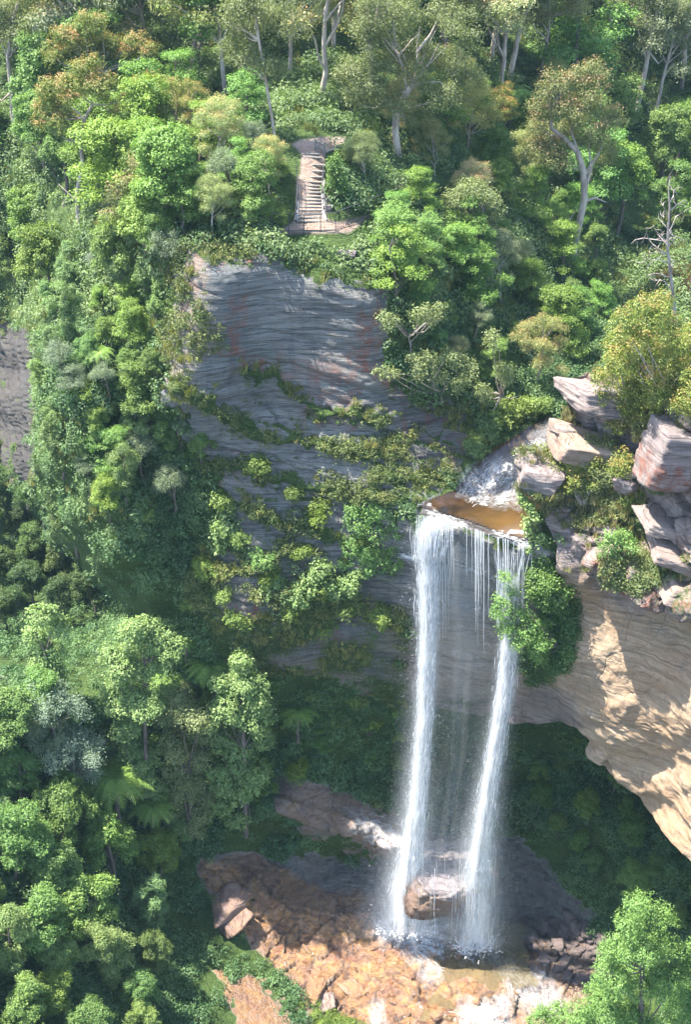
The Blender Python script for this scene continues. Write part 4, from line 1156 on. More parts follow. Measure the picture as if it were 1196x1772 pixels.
T_('rainforest_tree', 'yellow-green bush crown at the bottom edge left of the lime-green tree', 'tree', (985, 1900), 'lime',
   [(985, 1900, 3), (980, 1800, 2.5)], [], [(960, 1755, 22), (935, 1768, 22), (985, 1775, 26), (1012, 1768, 24)], M_BARK, 38, Y=48.5, flat=0.9)
T_('rainforest_tree', 'bright green tree at the right edge beside the lime-green tree', 'tree', (1215, 1860), 'lime',
   [(1215, 1860, 3), (1210, 1760, 2.5)], [], [(1200, 1680, 28), (1190, 1720, 30), (1225, 1650, 28), (1215, 1760, 34), (1180, 1780, 28)], M_BARK, 39, Y=49.5, flat=0.9)
T_('bush', 'bright green bush beside the left end of the waterfall lip', 'bush', (665, 985), 'lime',
   [], [], [(640, 872, 26), (665, 880, 26), (620, 900, 26), (655, 915, 30), (690, 905, 22), (615, 945, 26), (655, 955, 28), (690, 945, 22), (640, 985, 24), (600, 970, 20), (680, 975, 20)], M_BARK, 41, flat=0.9, depth=0.5)
T_('bush', 'long light-green bush with pale leaves across the ledge left of the falls', 'bush', (540, 1055), 'pale',
   [], [], [(475, 1005, 20), (500, 1020, 24), (535, 1012, 28), (575, 1020, 26), (520, 1040, 22), (555, 985, 22), (605, 1010, 24), (600, 1045, 22), (460, 1025, 14)], M_BARK, 42, flat=0.8, depth=0.5)
T_('bush', 'small yellow-green bush on the ledge above the long pale bush', 'bush', (455, 990), 'lime', [], [], [(440, 955, 17), (465, 968, 18), (430, 970, 14), (450, 975, 16)], M_BARK, 43, flat=0.8, depth=0.3)
T_('bush', 'small grey-green bush on the mossy slope at the left foot of the cliff', 'bush', (395, 960), 'pale', [], [], [(380, 918, 16), (390, 935, 18), (378, 948, 15)], M_BARK, 44, flat=0.9, depth=0.3)
T_('bush', 'vivid lime bush sticking out over the right hand fall', 'bush', (965, 1120), 'lime',
   [], [], [(872, 1050, 20), (900, 1058, 24), (884, 1080, 22), (920, 1085, 28), (938, 1105, 24), (905, 1105, 20), (862, 1062, 14), (945, 1078, 18), (888, 1020, 15), (880, 1000, 13), (930, 1128, 20)], M_BARK, 45, which='B', flat=0.8, depth=0.4, Y=56.8)
T_('bush', 'dark green bush hanging in the notch between the right cliff and the fall', 'bush', (985, 1060), 'green',
   [], [], [(930, 985, 24), (950, 1005, 26), (965, 1030, 26), (925, 1015, 22), (985, 1015, 22), (990, 1040, 20), (945, 1040, 22), (940, 960, 20)], M_BARK, 46, which='B', flat=0.95, depth=0.4, Y=57.1)
T_('bush', 'light green trailing bush at the right end of the waterfall lip', 'bush', (945, 960), 'pale',
   [], [], [(915, 872, 13), (922, 892, 15), (918, 915, 16), (932, 932, 16), (922, 950, 14), (905, 860, 10)], M_BARK, 47, which='B', flat=0.9, depth=0.3, Y=57.4)
T_('bush', 'bright rounded bush alone on the red rock shelf of the right cliff', 'bush', (1070, 972), 'lime',
   [], [], [(1055, 935, 16), (1075, 930, 17), (1092, 945, 14), (1065, 952, 15), (1045, 948, 12)], M_BARK, 48, which='B', flat=0.85, depth=0.3)
T_('heath_shrub', 'large orange-tipped heath shrub filling the right edge above the cliff blocks', 'shrub', (1150, 700), 'yellow',
   [], [], cloud(1060, 520, 1230, 730, 30, 20, 30, 31), M_PALE, 49, which='B', flat=1.0, depth=1.2, Y=57.5)
T_('heath_shrub', 'olive heath shrub at the left end of the big orange-tipped one, over the topmost block', 'shrub', (1085, 715), 'yellow',
   [], [], cloud(1040, 590, 1120, 740, 13, 14, 22, 32), M_PALE, 50, which='B', flat=1.0, depth=0.5, Y=58.3)
T_('heath_shrub', 'green heath shrub between the lower blocks of the right cliff', 'shrub', (1010, 880), 'yellow',
   [], [], cloud(960, 790, 1050, 870, 10, 12, 18, 33), M_PALE, 51, which='B', flat=0.9, depth=0.4, Y=57.9)
T_('heath_shrub', 'upright green heath shrub in the gully left of the red block', 'shrub', (1100, 900), 'yellow',
   [], [], cloud(1060, 780, 1125, 890, 11, 12, 18, 34), M_PALE, 52, which='B', flat=1.1, depth=0.4, Y=57.0)
T_('heath_shrub', 'green shrub at the right edge below the orange-tipped shrub', 'shrub', (1210, 720), 'yellow',
   [], [], cloud(1170, 640, 1240, 730, 8, 16, 24, 35), M_PALE, 53, which='B', flat=1.0, depth=0.4, Y=55.6)
T_('bush', 'round dark bush beside the right hand side of the stairs', 'bush', (580, 345), 'green',
   [], [], [(580, 285, 15), (585, 305, 17), (575, 322, 14), (592, 325, 13)], M_BARK, 54, depth=0.3, flat=1.0)

# bare tree at the creek
R = rng(77)
root = hit(1170, 542, 'A')[0]
root = V(1170, 542, 66.0) if root is None else V(1170, 545, min(root[1], 68.0))
e = empty('dead_tree', root, 'bare bleached dead tree with hooked branches at the right edge beside the creek', 'tree')
m = mpp(root)
def L_(px, py, dy=0.0): return np.array(at(px, py, root[1] + dy)) - np.array(root)
g = Geo()
tr = [(1171, 600), (1168, 545), (1165, 505), (1160, 465), (1156, 430), (1157, 395), (1160, 360), (1158, 330), (1161, 305)]
tube(g, [L_(x, y) for x, y in tr], np.array([3.6, 3.4, 3.1, 2.7, 2.3, 1.9, 1.5, 1.1, 0.6]) * m, 8)
link('trunk', g.mesh('dead_trunk', M_DEAD, True), e)
limbs = [[(1156, 425), (1145, 412), (1136, 402), (1133, 390)], [(1155, 420), (1146, 408), (1134, 398)], [(1157, 405), (1165, 390), (1170, 375), (1182, 368), (1194, 360)], [(1155, 440), (1140, 430), (1130, 422), (1122, 412), (1118, 396)],
         [(1152, 418), (1135, 415), (1115, 412), (1100, 415), (1093, 422)], [(1154, 440), (1138, 436), (1125, 438), (1118, 452)], [(1154, 455), (1140, 447), (1132, 450), (1120, 462)], [(1158, 480), (1145, 474), (1130, 473), (1120, 478)],
         [(1162, 500), (1152, 488), (1143, 484), (1135, 495), (1134, 508)], [(1163, 528), (1155, 520), (1140, 518), (1130, 520)], [(1160, 365), (1172, 355), (1185, 346)], [(1158, 378), (1152, 362), (1148, 356)], [(1160, 350), (1166, 340), (1167, 330)],
         [(1157, 428), (1163, 420), (1171, 410)], [(1156, 418), (1162, 412), (1169, 408)], [(1162, 480), (1164, 465), (1169, 455)], [(1156, 395), (1146, 384), (1150, 376)]]
for lb in limbs:
    g = Geo()
    tube(g, [L_(x, y, R.normal() * 0.1 * i) for i, (x, y) in enumerate(lb)], np.linspace(1.2, 0.45, len(lb)) * m, 5)
    for _ in range(3):
        k = R.integers(1, len(lb)); x, y = lb[k]
        a = R.uniform(0, 6.28); q = R.uniform(8, 18)
        tube(g, [L_(x, y), L_(x + q * 0.5 * math.cos(a), y + q * 0.5 * math.sin(a), 0.1), L_(x + q * math.cos(a + 0.4), y + q * math.sin(a + 0.4), 0.2)], np.array([0.8, 0.55, 0.35]) * m, 4)
    link('branch', g.mesh('dead_branch', M_DEAD, True), e)

# tree ferns, fronds centred on the given pixel
for px, py, s_, lab in [(205, 1335, 1.35, 'biggest bright yellow-green tree fern at the lower left'), (302, 1175, 0.95, 'tree fern between the tall pale-green trees, the lower of the pair'),
                        (372, 1148, 0.95, 'tree fern right of the tall pale-green tree, against the dark cliff'), (882, 158, 1.0, 'bright tree fern below the tall white trunk in the upper right'),
                        (176, 615, 0.5, 'small vivid tree fern on the ridge left of the cliff'), (322, 1105, 0.6, 'small tree fern at the shaded cliff foot'),
                        (265, 1385, 0.9, 'tree fern just below the biggest one'),
                        (515, 1225, 0.8, 'dark tree fern in the green recess under the cliff')]:
    base = hit(px, py + 55 * s_ + 10, 'A')[0]
    base = V(px, py + 62 * s_, base[1] - 0.5)
    f_ = plant('tree_fern', base, s_, 'fern', (0.9, 1.0, 0.95), label=lab)
# ---------------------------------------------------------------- boulders
import bmesh
def rock_mesh(name, seed, size, sub=4, blocky=0.6, mat=None, sup=False, **at_):
    bm = bmesh.new(); bmesh.ops.create_icosphere(bm, subdivisions=sub, radius=1.0)
    co = np.array([v.co[:] for v in bm.verts]); fa = [[v.index for v in f.verts] for f in bm.faces]
    bm.free()
    # convex block cut by planes: three jittered pairs of faces and a few chamfers
    R = rng(seed * 13 + 1)
    pl = []
    for ax_ in range(3):
        for sg in (-1, 1):
            n = np.zeros(3); n[ax_] = sg
            n = unit(n + R.normal(size=3) * (0.30 - 0.17 * blocky)); pl.append((n, R.uniform(0.80, 1.0)))
    for _ in range(int(7 - 2 * blocky)):
        n = unit(R.normal(size=3)); pl.append((n, R.uniform(0.92, 1.18)))
    inv = np.zeros(len(co)); p = 8 + 45 * blocky
    for n, d in pl:
        inv += np.maximum(co @ n, 0) ** p / d ** p
    v = co * (inv ** (-1 / p))[:, None]
    v *= (1 + fbm(co * 1.5 + seed, 4, seed) * 0.06 + fbm(co * 5 + seed, 3, seed + 3) * 0.025)[:, None]
    if sup:
        v = co * ((np.abs(co) ** 4).sum(-1) ** (-0.25) * 0.92)[:, None]
        f1, ed, rid = cells(co * 1.6 + seed, seed)
        v *= (1 + (rid - 0.5) * 0.16 - 0.05 * np.exp(-(ed / 0.05) ** 2) + fbm(co * 1.4 + seed, 4, seed) * 0.14)[:, None]

    v = v * np.array(size)
    v += unit(co) * (layers(v[:, 2] / 0.2 + seed + 0.5 * fbm(co + seed, 2, 3), seed + 7, 0.2) - 0.5)[:, None] * 0.13 * min(min(size), 1.2)
    f = np.array([a + [a[2]] for a in fa])
    me = bpy.data.meshes.new(name)
    me.from_pydata(v.tolist(), [], fa)
    me.polygons.foreach_set('use_smooth', np.ones(len(fa), bool))
    me.materials.append(mat or M_ROCKB)
    for nm, val in at_.items():
        a = me.attributes.new(nm, 'FLOAT', 'POINT'); a.data.foreach_set('value', np.full(len(v), val, np.float32) if np.isscalar(val) else np.asarray(val(v), np.float32))
    me.update()
    return me

def boulder(px, py, Y, size, seed, label, rot=(0, 0, 0), group=None, sub=5, blocky=0.6, name='boulder', **at_):
    p = V(px, py, Y) if Y else hit(px, py)[0]
    o = link(name, rock_mesh(name, seed, size, sub, blocky, **at_), None, p)
    o.rotation_euler = rot
    tag(o, label, 'boulder', group)
    return o
flatgrey = dict(wet=lambda v: 0.6 + 0 * v[:, 2], orange=lambda v: np.clip(0.7 - (v[:, 2] - 0.9) * 1.2, 0.0, 0.7), dark=lambda v: np.clip(0.15 - (v[:, 2] - 0.6) * 0.35, 0, 0.8))
boulder(776, 1516, 59.5, (3.0, 2.2, 2.0), 6, 'huge brown boulder with a flat grey top where the two falls land', (0.30, 0.08, 0.2), sub=6, sup=True, **flatgrey)
boulder(403, 1558, None, (0.95, 0.8, 0.4), 8, 'smooth purple-brown boulder, upper of the round pair left of the rock floor', (0.15, 0.1, 0.4), orange=0.55, dark=0.25, blocky=0.3)
boulder(400, 1590, None, (1.05, 0.8, 0.42), 9, 'smooth brown boulder, lower of the round pair left of the rock floor', (0.1, 0.0, 0.9), orange=0.6, dark=0.2, blocky=0.3)
boulder(437, 1601, None, (0.5, 0.35, 0.3), 10, 'small orange boulder at the right of the round pair', (0, 0.1, 0.2), orange=0.8, blocky=0.2)
boulder(558, 1740, None, (0.75, 0.6, 0.5), 12, 'dull pink-brown boulder at the bottom edge of the orange rock floor', (0, 0.1, 0.2), orange=0.35, blocky=0.4)
boulder(566, 345, None, (0.26, 0.2, 0.16), 13, 'dark loose rock beside the right handrail of the stairs', dark=0.5)
boulder(567, 360, None, (0.3, 0.22, 0.18), 14, 'pale square rock beside the foot of the stairs', blocky=0.9)
boulder(598, 440, None, (0.4, 0.3, 0.25), 15, 'grey boulder in the scrub right below the viewing path', dark=0.3)
boulder(698, 444, None, (0.62, 0.45, 0.38), 16, 'dark grey boulder in the scrub right of the cliff top', dark=0.25)
# blocks on top of the right cliff
boulder(1042, 690, 59.2, (1.75, 1.3, 0.62), 21, 'topmost flat grey-pink block of the right cliff', (-0.12, 0.28, 0.3), blocky=0.9, iron=0.1, tan=0.15)
boulder(1012, 775, 58.9, (1.55, 1.3, 0.75), 22, 'cream and pink block under the topmost block of the right cliff', (0.05, 0.3, 0.1), blocky=0.9, iron=0.35, tan=0.5)
boulder(935, 822, 58.2, (1.15, 1.1, 0.62), 23, 'grey block at the left tip of the right cliff, over the creek', (0.0, 0.22, -0.2), blocky=1.0, iron=0.12, tan=0.1)
boulder(1172, 790, 55.6, (1.7, 1.4, 1.55), 24, 'tall block with a pale top and red lower side at the right edge', (-0.1, 0.25, 0.35), blocky=1.0, iron=lambda v: np.clip(0.7 - (v[:, 2]) * 1.3, 0, 1), tan=0.1)
boulder(1088, 838, 57.2, (0.75, 0.6, 0.45), 25, 'pink-grey block in the gully of the right cliff', (0, 0.3, 0.8), blocky=0.9, iron=0.4)
boulder(975, 745, 59.4, (0.55, 0.5, 0.25), 26, 'small white-edged slab sticking out left under the topmost block', (0, 0.2, 0.1), blocky=0.9, tan=0.3)
boulder(1150, 905, 55.3, (1.3, 1.1, 0.28), 27, 'thin white slab, upper of the slabs right of the lone bush', (0.15, 0.42, 0.2), blocky=1.0, tan=0.25)
boulder(1168, 955, 54.6, (1.5, 1.2, 0.3), 28, 'white and red layered slab right of the lone bush', (0.15, 0.42, 0.1), blocky=1.0, tan=0.3, iron=0.25)
boulder(1115, 985, 55.2, (1.5, 1.0, 0.35), 29, 'rusty red slab that carries the lone bush', (0.1, 0.38, 0.2), blocky=1.0, iron=0.9)
boulder(1190, 1025, 53.8, (1.3, 1.0, 0.35), 30, 'pale slab at the right edge under the rusty red slab', (0.1, 0.42, 0.2), blocky=1.0, tan=0.4)
boulder(1040, 1300, 56.6, (0.55, 0.7, 0.5), 31, 'rounded knob of tan rock hanging from the arch of the overhang', (0, 0.4, 0.1), blocky=0.2, tan=0.9)

# loose rocks: eight shapes, each copied
RT = [rock_mesh('loose_rock', 300 + i, (0.5, 0.42, 0.26), 4, 0.55, dark=0.6 * (i % 2), wet=0.7, orange=0.25 if i % 2 else 0.95) for i in range(8)]
LOOSE = []
def loose(poly, sp, szr, group, seed, lab, variants):
    R = random.Random(seed)
    for x, y in scatter(poly, sp, R):
        p = hit(x, y, 'A')[0]
        if p is None: continue
        o = link('loose_rock', R.choice(variants), None, p)
        s_ = R.uniform(*szr) * R.choice((1, 1, 1.5)); o.scale = (s_, s_ * R.uniform(0.7, 1), s_ * R.uniform(0.6, 1.1))
        o.rotation_euler = (R.uniform(-.3, .3), R.uniform(-.3, .3), R.uniform(0, 6.28))
        LOOSE.append((o, lab, group, x, y, s_))
loose([(885, 1595), (1000, 1590), (1078, 1640), (1062, 1700), (1000, 1705), (930, 1650)], 15, (0.45, 0.95), 'wet dark rocks piled right of the falls', 3, 'wet dark rock in the pile right of the falls', [RT[i] for i in (1, 3, 5, 7)])
loose([(480, 1600), (680, 1600), (700, 1740), (620, 1770), (520, 1690)], 80, (0.5, 1.0), 'orange rocks on the sunlit rock floor', 4, 'orange-tan rock lying on the sunlit rock floor', [RT[i] for i in (0, 2, 4)])
loose([(700, 1620), (900, 1690), (880, 1770), (700, 1770)], 70, (0.35, 0.8), 'rocks standing in the shallow pool', 5, 'low wet rock standing in the shallow pool', [RT[i] for i in (0, 2, 6)])

# ---------------------------------------------------------------- stairs, rails, path fence
def flat_mat(name, col, rough=0.8, var=0.3, sc=4.0):
    s = NT(name)
    n = s.noise(sc, 5, 0.65, s.mapping())
    a = tuple(c * (1 - var) for c in col); b = tuple(min(1, c * (1 + var)) for c in col)
    bm = s.n('ShaderNodeBump'); bm.inputs['Distance'].default_value = 0.02; s.l(n, bm.inputs['Height'])
    p = principled(s, s.mix(s.ramp(n, [(0.35, 0.0), (0.65, 1.0)]), a, b), rough, 0.25, bm.outputs[0]); s.l(p.outputs[0], s.out.inputs[0])
    return s.m
M_TIMB = flat_mat('weathered_timber', (0.17, 0.16, 0.145), 0.85, 0.25, 9)
M_SAND = flat_mat('worn_sandstone', (0.17, 0.115, 0.085), 0.9, 0.2, 6)
M_IRON = flat_mat('dark_metal_rail', (0.05, 0.05, 0.055), 0.6, 0.2, 6)
M_STONE = flat_mat('grey_kerb_stone', (0.33, 0.31, 0.30), 0.9, 0.3, 3)
steps = [(516, 562, 383.5), (517, 557, 377), (518, 556, 371), (518, 556, 364.5), (519, 556, 358.5), (519, 556, 352.5), (519, 555, 346.5), (519, 555, 340.5), (518, 555, 334), (518, 556, 328),
         (518, 556, 322), (517, 556, 315.5), (524, 557, 307), (526, 560, 297), (527, 561, 286), (526, 553, 273), (524, 551, 267)]
p0 = hit(538, 384, 'A')[0]
st = empty('staircase', p0, 'long flight of timber-edged stone steps climbing the bushy slope above the cliff', 'staircase')
prev = None
tops = []
for i, (xa, xb, yp) in enumerate(steps):
    q = hit((xa + xb) / 2, yp, 'A')[0]
    q = V((xa + xb) / 2, yp, q[1])
    m = mpp(q); w = (xb - xa) * m
    tops.append((q, w))
for i, (q, w) in enumerate(tops):
    nq = tops[i + 1][0] if i + 1 < len(tops) else q + Vector((0, 0.7, 0.15))
    dep = max(0.2, nq.y - q.y); rise = max(0.07, nq.z - q.z)
    g = Geo(); lq = q - p0
    box(g, (lq.x, lq.y + dep / 2 + 0.05, lq.z - 0.14), (w * 1.0, dep + 0.06, 0.28))
    tread = link('step', g.mesh('step_slab', M_SAND), st)
    g = Geo()
    tilt = random.uniform(-0.02, 0.02)
    tube(g, [(lq.x - w / 2 - 0.06, lq.y + 0.02, lq.z + 0.0 + tilt), (lq.x, lq.y, lq.z + 0.02), (lq.x + w / 2 + 0.06, lq.y + 0.02, lq.z - tilt)], [0.05, 0.055, 0.05], 8)
    link('step_log', g.mesh('step_log', M_TIMB, True), tread)
g = Geo()
for sx_ in (-1, 1):
    pts = [((q - p0).x + sx_ * (w / 2 + 0.12), (q - p0).y + 0.1, (q - p0).z + 0.02) for q, w in tops[:12]]
    tube(g, pts, [0.10] * len(pts), 6)
link('stringer', g.mesh('stair_stringers', M_STONE, True), st)
for sx_ in (-1, 1):
    hr = empty('handrail', tops[0][0] + Vector((sx_ * (tops[0][1] / 2 + 0.1), 0, 0)), ('dark metal handrail along the left side of the steps' if sx_ < 0 else 'dark metal handrail along the right side of the steps'), 'handrail')
    base = hr.location
    top_pts = []
    for k in (0, 3, 6, 9, 11) if sx_ < 0 else (0, 4, 8, 11):
        q, w = tops[k]
        b = Vector((q.x + sx_ * (w / 2 + 0.1), q.y, q.z)) - base
        g = Geo(); tube(g, [b - Vector((0, 0, 0.2)), b + Vector((0, 0, 0.9))], [0.02, 0.02], 6)
        link('post', g.mesh('rail_post', M_IRON), hr); top_pts.append(b + Vector((0, 0, 0.93)))
    for dz in (0, -0.45):
        g = Geo(); tube(g, [p + Vector((0, 0, dz)) for p in top_pts], [0.016] * len(top_pts), 6)
        link('rail', g.mesh('rail_bar', M_IRON), hr)
# fence along the path in front of the steps
fpx = [(470, 402), (500, 402), (526, 401), (555, 401), (581, 400), (603, 391), (640, 377), (672, 362), (700, 348)]
fp = [hit(x, y, 'A')[0] for x, y in fpx]
fn = empty('fence', fp[0], 'thin dark metal mesh fence along the front of the viewing path', 'fence')
for p in fp:
    g = Geo(); b = p - fp[0]; tube(g, [b - Vector((0, 0, 0.2)), b + Vector((0, 0, 0.9))], [0.022, 0.022], 6); link('post', g.mesh('fence_post', M_IRON), fn)
for dz, r in ((0.98, 0.022), (0.08, 0.016)):
    g = Geo(); tube(g, [p - fp[0] + Vector((0, 0, dz)) for p in fp], [r] * len(fp), 6); link('rail', g.mesh('fence_rail', M_IRON), fn)
g = Geo()
for a, b in zip(fp[:-1], fp[1:]):
    n = max(2, int((b - a).length / 0.16))
    for k in range(1, n):
        q = a.lerp(b, k / n) - fp[0]
        tube(g, [q + Vector((0, 0, 0.08)), q + Vector((0, 0, 0.88))], [0.004, 0.004], 4)
link('infill', g.mesh('fence_infill', M_IRON), fn)
# log rail at the head of the steps
a, b, c = hit(546, 262, 'A')[0], hit(562, 268, 'A')[0], hit(592, 256, 'A')[0]
lr = empty('log_rail', a, 'weathered log rail at the top right of the steps', 'fence')
for q in (a, b):
    g = Geo(); tube(g, [q - a - Vector((0, 0, 0.2)), q - a + Vector((0, 0, 0.62))], [0.06, 0.055], 7); link('post', g.mesh('log_post', M_TIMB, True), lr)
for q1, q2, dz in ((a, b, 0.55), (a, b, 0.25), (b, c, 0.12)):
    g = Geo(); tube(g, [q1 - a + Vector((0, 0, dz)), q2 - a + Vector((0, 0, dz - 0.03))], [0.055, 0.05], 7); link('rail', g.mesh('log_bar', M_TIMB, True), lr)

# ---------------------------------------------------------------- water
def water_mat(name, col, rough, transp=0.0):
    s = NT(name)
    n = s.noise(3.0, 5, 0.6, s.mapping((1, 1, 1)), 0.6)
    n2 = s.noise(0.8, 3, 0.6, s.mapping((1, 1, 1)), 0.6)
    bm = s.n('ShaderNodeBump'); bm.inputs['Distance'].default_value = 0.05; bm.inputs['Strength'].default_value = 0.6; s.l(n, bm.inputs['Height'])
    c = s.mix(s.ramp(n2, [(0.35, 0.0), (0.65, 1.0)]), col[0], col[1])
    if not transp: c = s.mix(s.attr('amber').outputs['Fac'], c, (0.11, 0.062, 0.018))
    p = principled(s, c, rough, 0.6, bm.outputs[0])
    if transp:
        t = s.n('ShaderNodeBsdfTransparent'); mx_ = s.n('ShaderNodeMixShader'); mx_.inputs[0].default_value = 1 - transp
        s.l(t.outputs[0], mx_.inputs[1]); s.l(p.outputs[0], mx_.inputs[2]); s.l(mx_.outputs[0], s.out.inputs[0])
    else:
        s.l(p.outputs[0], s.out.inputs[0])
    return s.m
M_CREEK = water_mat('shaded_tannin_water', ((0.010, 0.008, 0.006), (0.045, 0.024, 0.010)), 0.10)  # tannin brown, darkened further to carry the shade of bank and trees
M_POOL = water_mat('shallow_water', ((0.10, 0.085, 0.045), (0.17, 0.14, 0.07)), 0.08, 0.5)
def foam_mat():
    s = NT('white_water')
    d = s.n('ShaderNodeBsdfDiffuse'); d.inputs[0].default_value = (0.93, 0.95, 0.97, 1)
    t = s.n('ShaderNodeBsdfTranslucent'); t.inputs[0].default_value = (0.93, 0.95, 0.97, 1)
    g = s.n('ShaderNodeBsdfGlossy'); g.inputs['Roughness'].default_value = 0.3
    a = s.n('ShaderNodeMixShader'); a.inputs[0].default_value = 0.5; s.l(d.outputs[0], a.inputs[1]); s.l(t.outputs[0], a.inputs[2])
    b = s.n('ShaderNodeMixShader'); b.inputs[0].default_value = 0.12; s.l(a.outputs[0], b.inputs[1]); s.l(g.outputs[0], b.inputs[2])
    s.l(b.outputs[0], s.out.inputs[0]); return s.m
M_FOAM = foam_mat()
def water_patch(name, poly, lift, mat, maxY=None):
    """sheet that follows the bed a little above it, over a pixel outline"""
    inside = inpoly(GX, GY, poly)
    f = grid_faces(*GX.shape)
    keep = inside.ravel()[f].all(1)
    f = f[keep]
    used = np.unique(f); remap = -np.ones(GX.size, int); remap[used] = np.arange(len(used))
    P = PAd.reshape(-1, 3)[used].copy()
    return P, remap[f]
P, f = water_patch('creek', [(716, 880), (745, 864), (788, 848), (810, 818), (838, 783), (878, 763), (913, 740), (943, 720), (978, 733), (965, 790), (940, 850), (930, 940), (870, 925), (800, 900), (745, 884)], 0, M_CREEK)
P[:, 2] += 0.06 + 0.02 * fbm(P * 1.5, 2, 7)
qx, qy = topix(P)
amb = softpoly(qx, qy, [(810, 895), (870, 880), (930, 890), (930, 950), (880, 935)], 40) * 0.6
tag(link('water', mesh_np('creek_water', P, f, M_CREEK, True, vattr={'amber': amb})), kind='structure')
P, f = water_patch('creek', [(1120, 500), (1150, 440), (1260, 430), (1260, 560), (1150, 560)], 0, M_CREEK)
P[:, 2] += 0.10
tag(link('water', mesh_np('upper_creek_water', P, f, M_CREEK, True)), kind='structure')
# shallow pool: level sheet cut into the rock floor
zs = PAd[..., 2][(pool_m > 0.6) & (GY > 1640) & (GY < 1720)]
zp = float(np.percentile(zs, 62))
pc = at(np.array([560., 1080., 1080., 560.]), np.array([1600., 1600., 1790., 1790.]), 56.)
xs = np.linspace(0.8, 12.5, 150); ys = np.linspace(53.0, 60.4, 100)
X_, Y_ = np.meshgrid(xs, ys)
PP_ = np.stack([X_, Y_, np.full_like(X_, zp)], -1)
qx, qy = topix(PP_)
qx = qx + fbm(PP_ * 0.7, 3, 601) * 14; qy = qy + fbm(PP_ * 0.7 + 4, 3, 602) * 10
kp = inpoly(qx, qy, [(690, 1650), (740, 1625), (800, 1590), (900, 1595), (930, 1660), (915, 1705), (850, 1725), (800, 1760), (735, 1760), (700, 1710)]).ravel()
f_ = grid_faces(*X_.shape); f_ = f_[kp[f_].all(1)]; us = np.unique(f_); rm = -np.ones(X_.size, int); rm[us] = np.arange(len(us))
tag(link('water', mesh_np('pool_water', PP_.reshape(-1, 3)[us], rm[f_], M_POOL, True)), kind='structure')

def streaks(g_, path, hw, n, R, lenpx=(18, 110), rad=(0.012, 0.035), gauss=0.42, depth=0.25, tmin=0.0, tmax=1.0, bias=1.0):
    """white threads; path [(px,py,Y)], hw half width px at the same stations"""
    path = np.array(path, float); hw = np.array(hw, float)
    ys = path[:, 1]
    T0 = tmin + (tmax - tmin) * R.random(n) ** bias
    U = np.clip(R.normal(size=n) * gauss, -1.4, 1.4)
    Ly = R.uniform(*lenpx, n)
    y0 = ys[0] + T0 * (ys[-1] - ys[0])
    K = 4
    vs = []; dj = R.normal(size=n) * depth
    rr = R.uniform(*rad, n) * (0.5 + R.random(n))
    sw = R.normal(size=n)
    for j in range(K):
        yy = np.minimum(y0 + Ly * j / (K - 1), ys[-1] + R.uniform(-4, 10, n))
        x = np.interp(yy, ys, path[:, 0]) + U * np.interp(yy, ys, hw) + sw * 1.2 * math.sin(j * 1.3)
        Yd = np.interp(yy, ys, path[:, 2]) + dj
        P = at(x, yy, Yd)
        w = rr * (0.25, 1.0, 0.85, 0.15)[j]
        for a in (0.0, 2.094, 4.189):
            vs.append(P + np.stack([np.cos(a) * w, np.sin(a) * w, 0 * w], -1))
    v = np.stack(vs, 1)
    b = np.arange(n)[:, None, None] * (3 * K)
    loc = np.array([[j * 3 + i, j * 3 + (i + 1) % 3, (j + 1) * 3 + (i + 1) % 3, (j + 1) * 3 + i] for j in range(K - 1) for i in range(3)])
    g_.add(v.reshape(-1, 3), (b + loc[None]).reshape(-1, 4))

def droplets(g_, path, hw, n, R, spread=1.6, size=0.016, depth=0.5, bias=1.0):
    path = np.array(path, float); ys = path[:, 1]
    y = ys[0] + (ys[-1] - ys[0]) * R.random(n) ** bias
    w = np.interp(y, ys, hw)
    x = np.interp(y, ys, path[:, 0]) + R.normal(size=n) * w * spread * 0.6
    P = at(x, y, np.interp(y, ys, path[:, 2]) + R.normal(size=n) * depth)
    N = unit(R.normal(size=(n, 3)))
    v, f = leaf_quads(P, N, size, R, 0.7)
    g_.add(v, f)

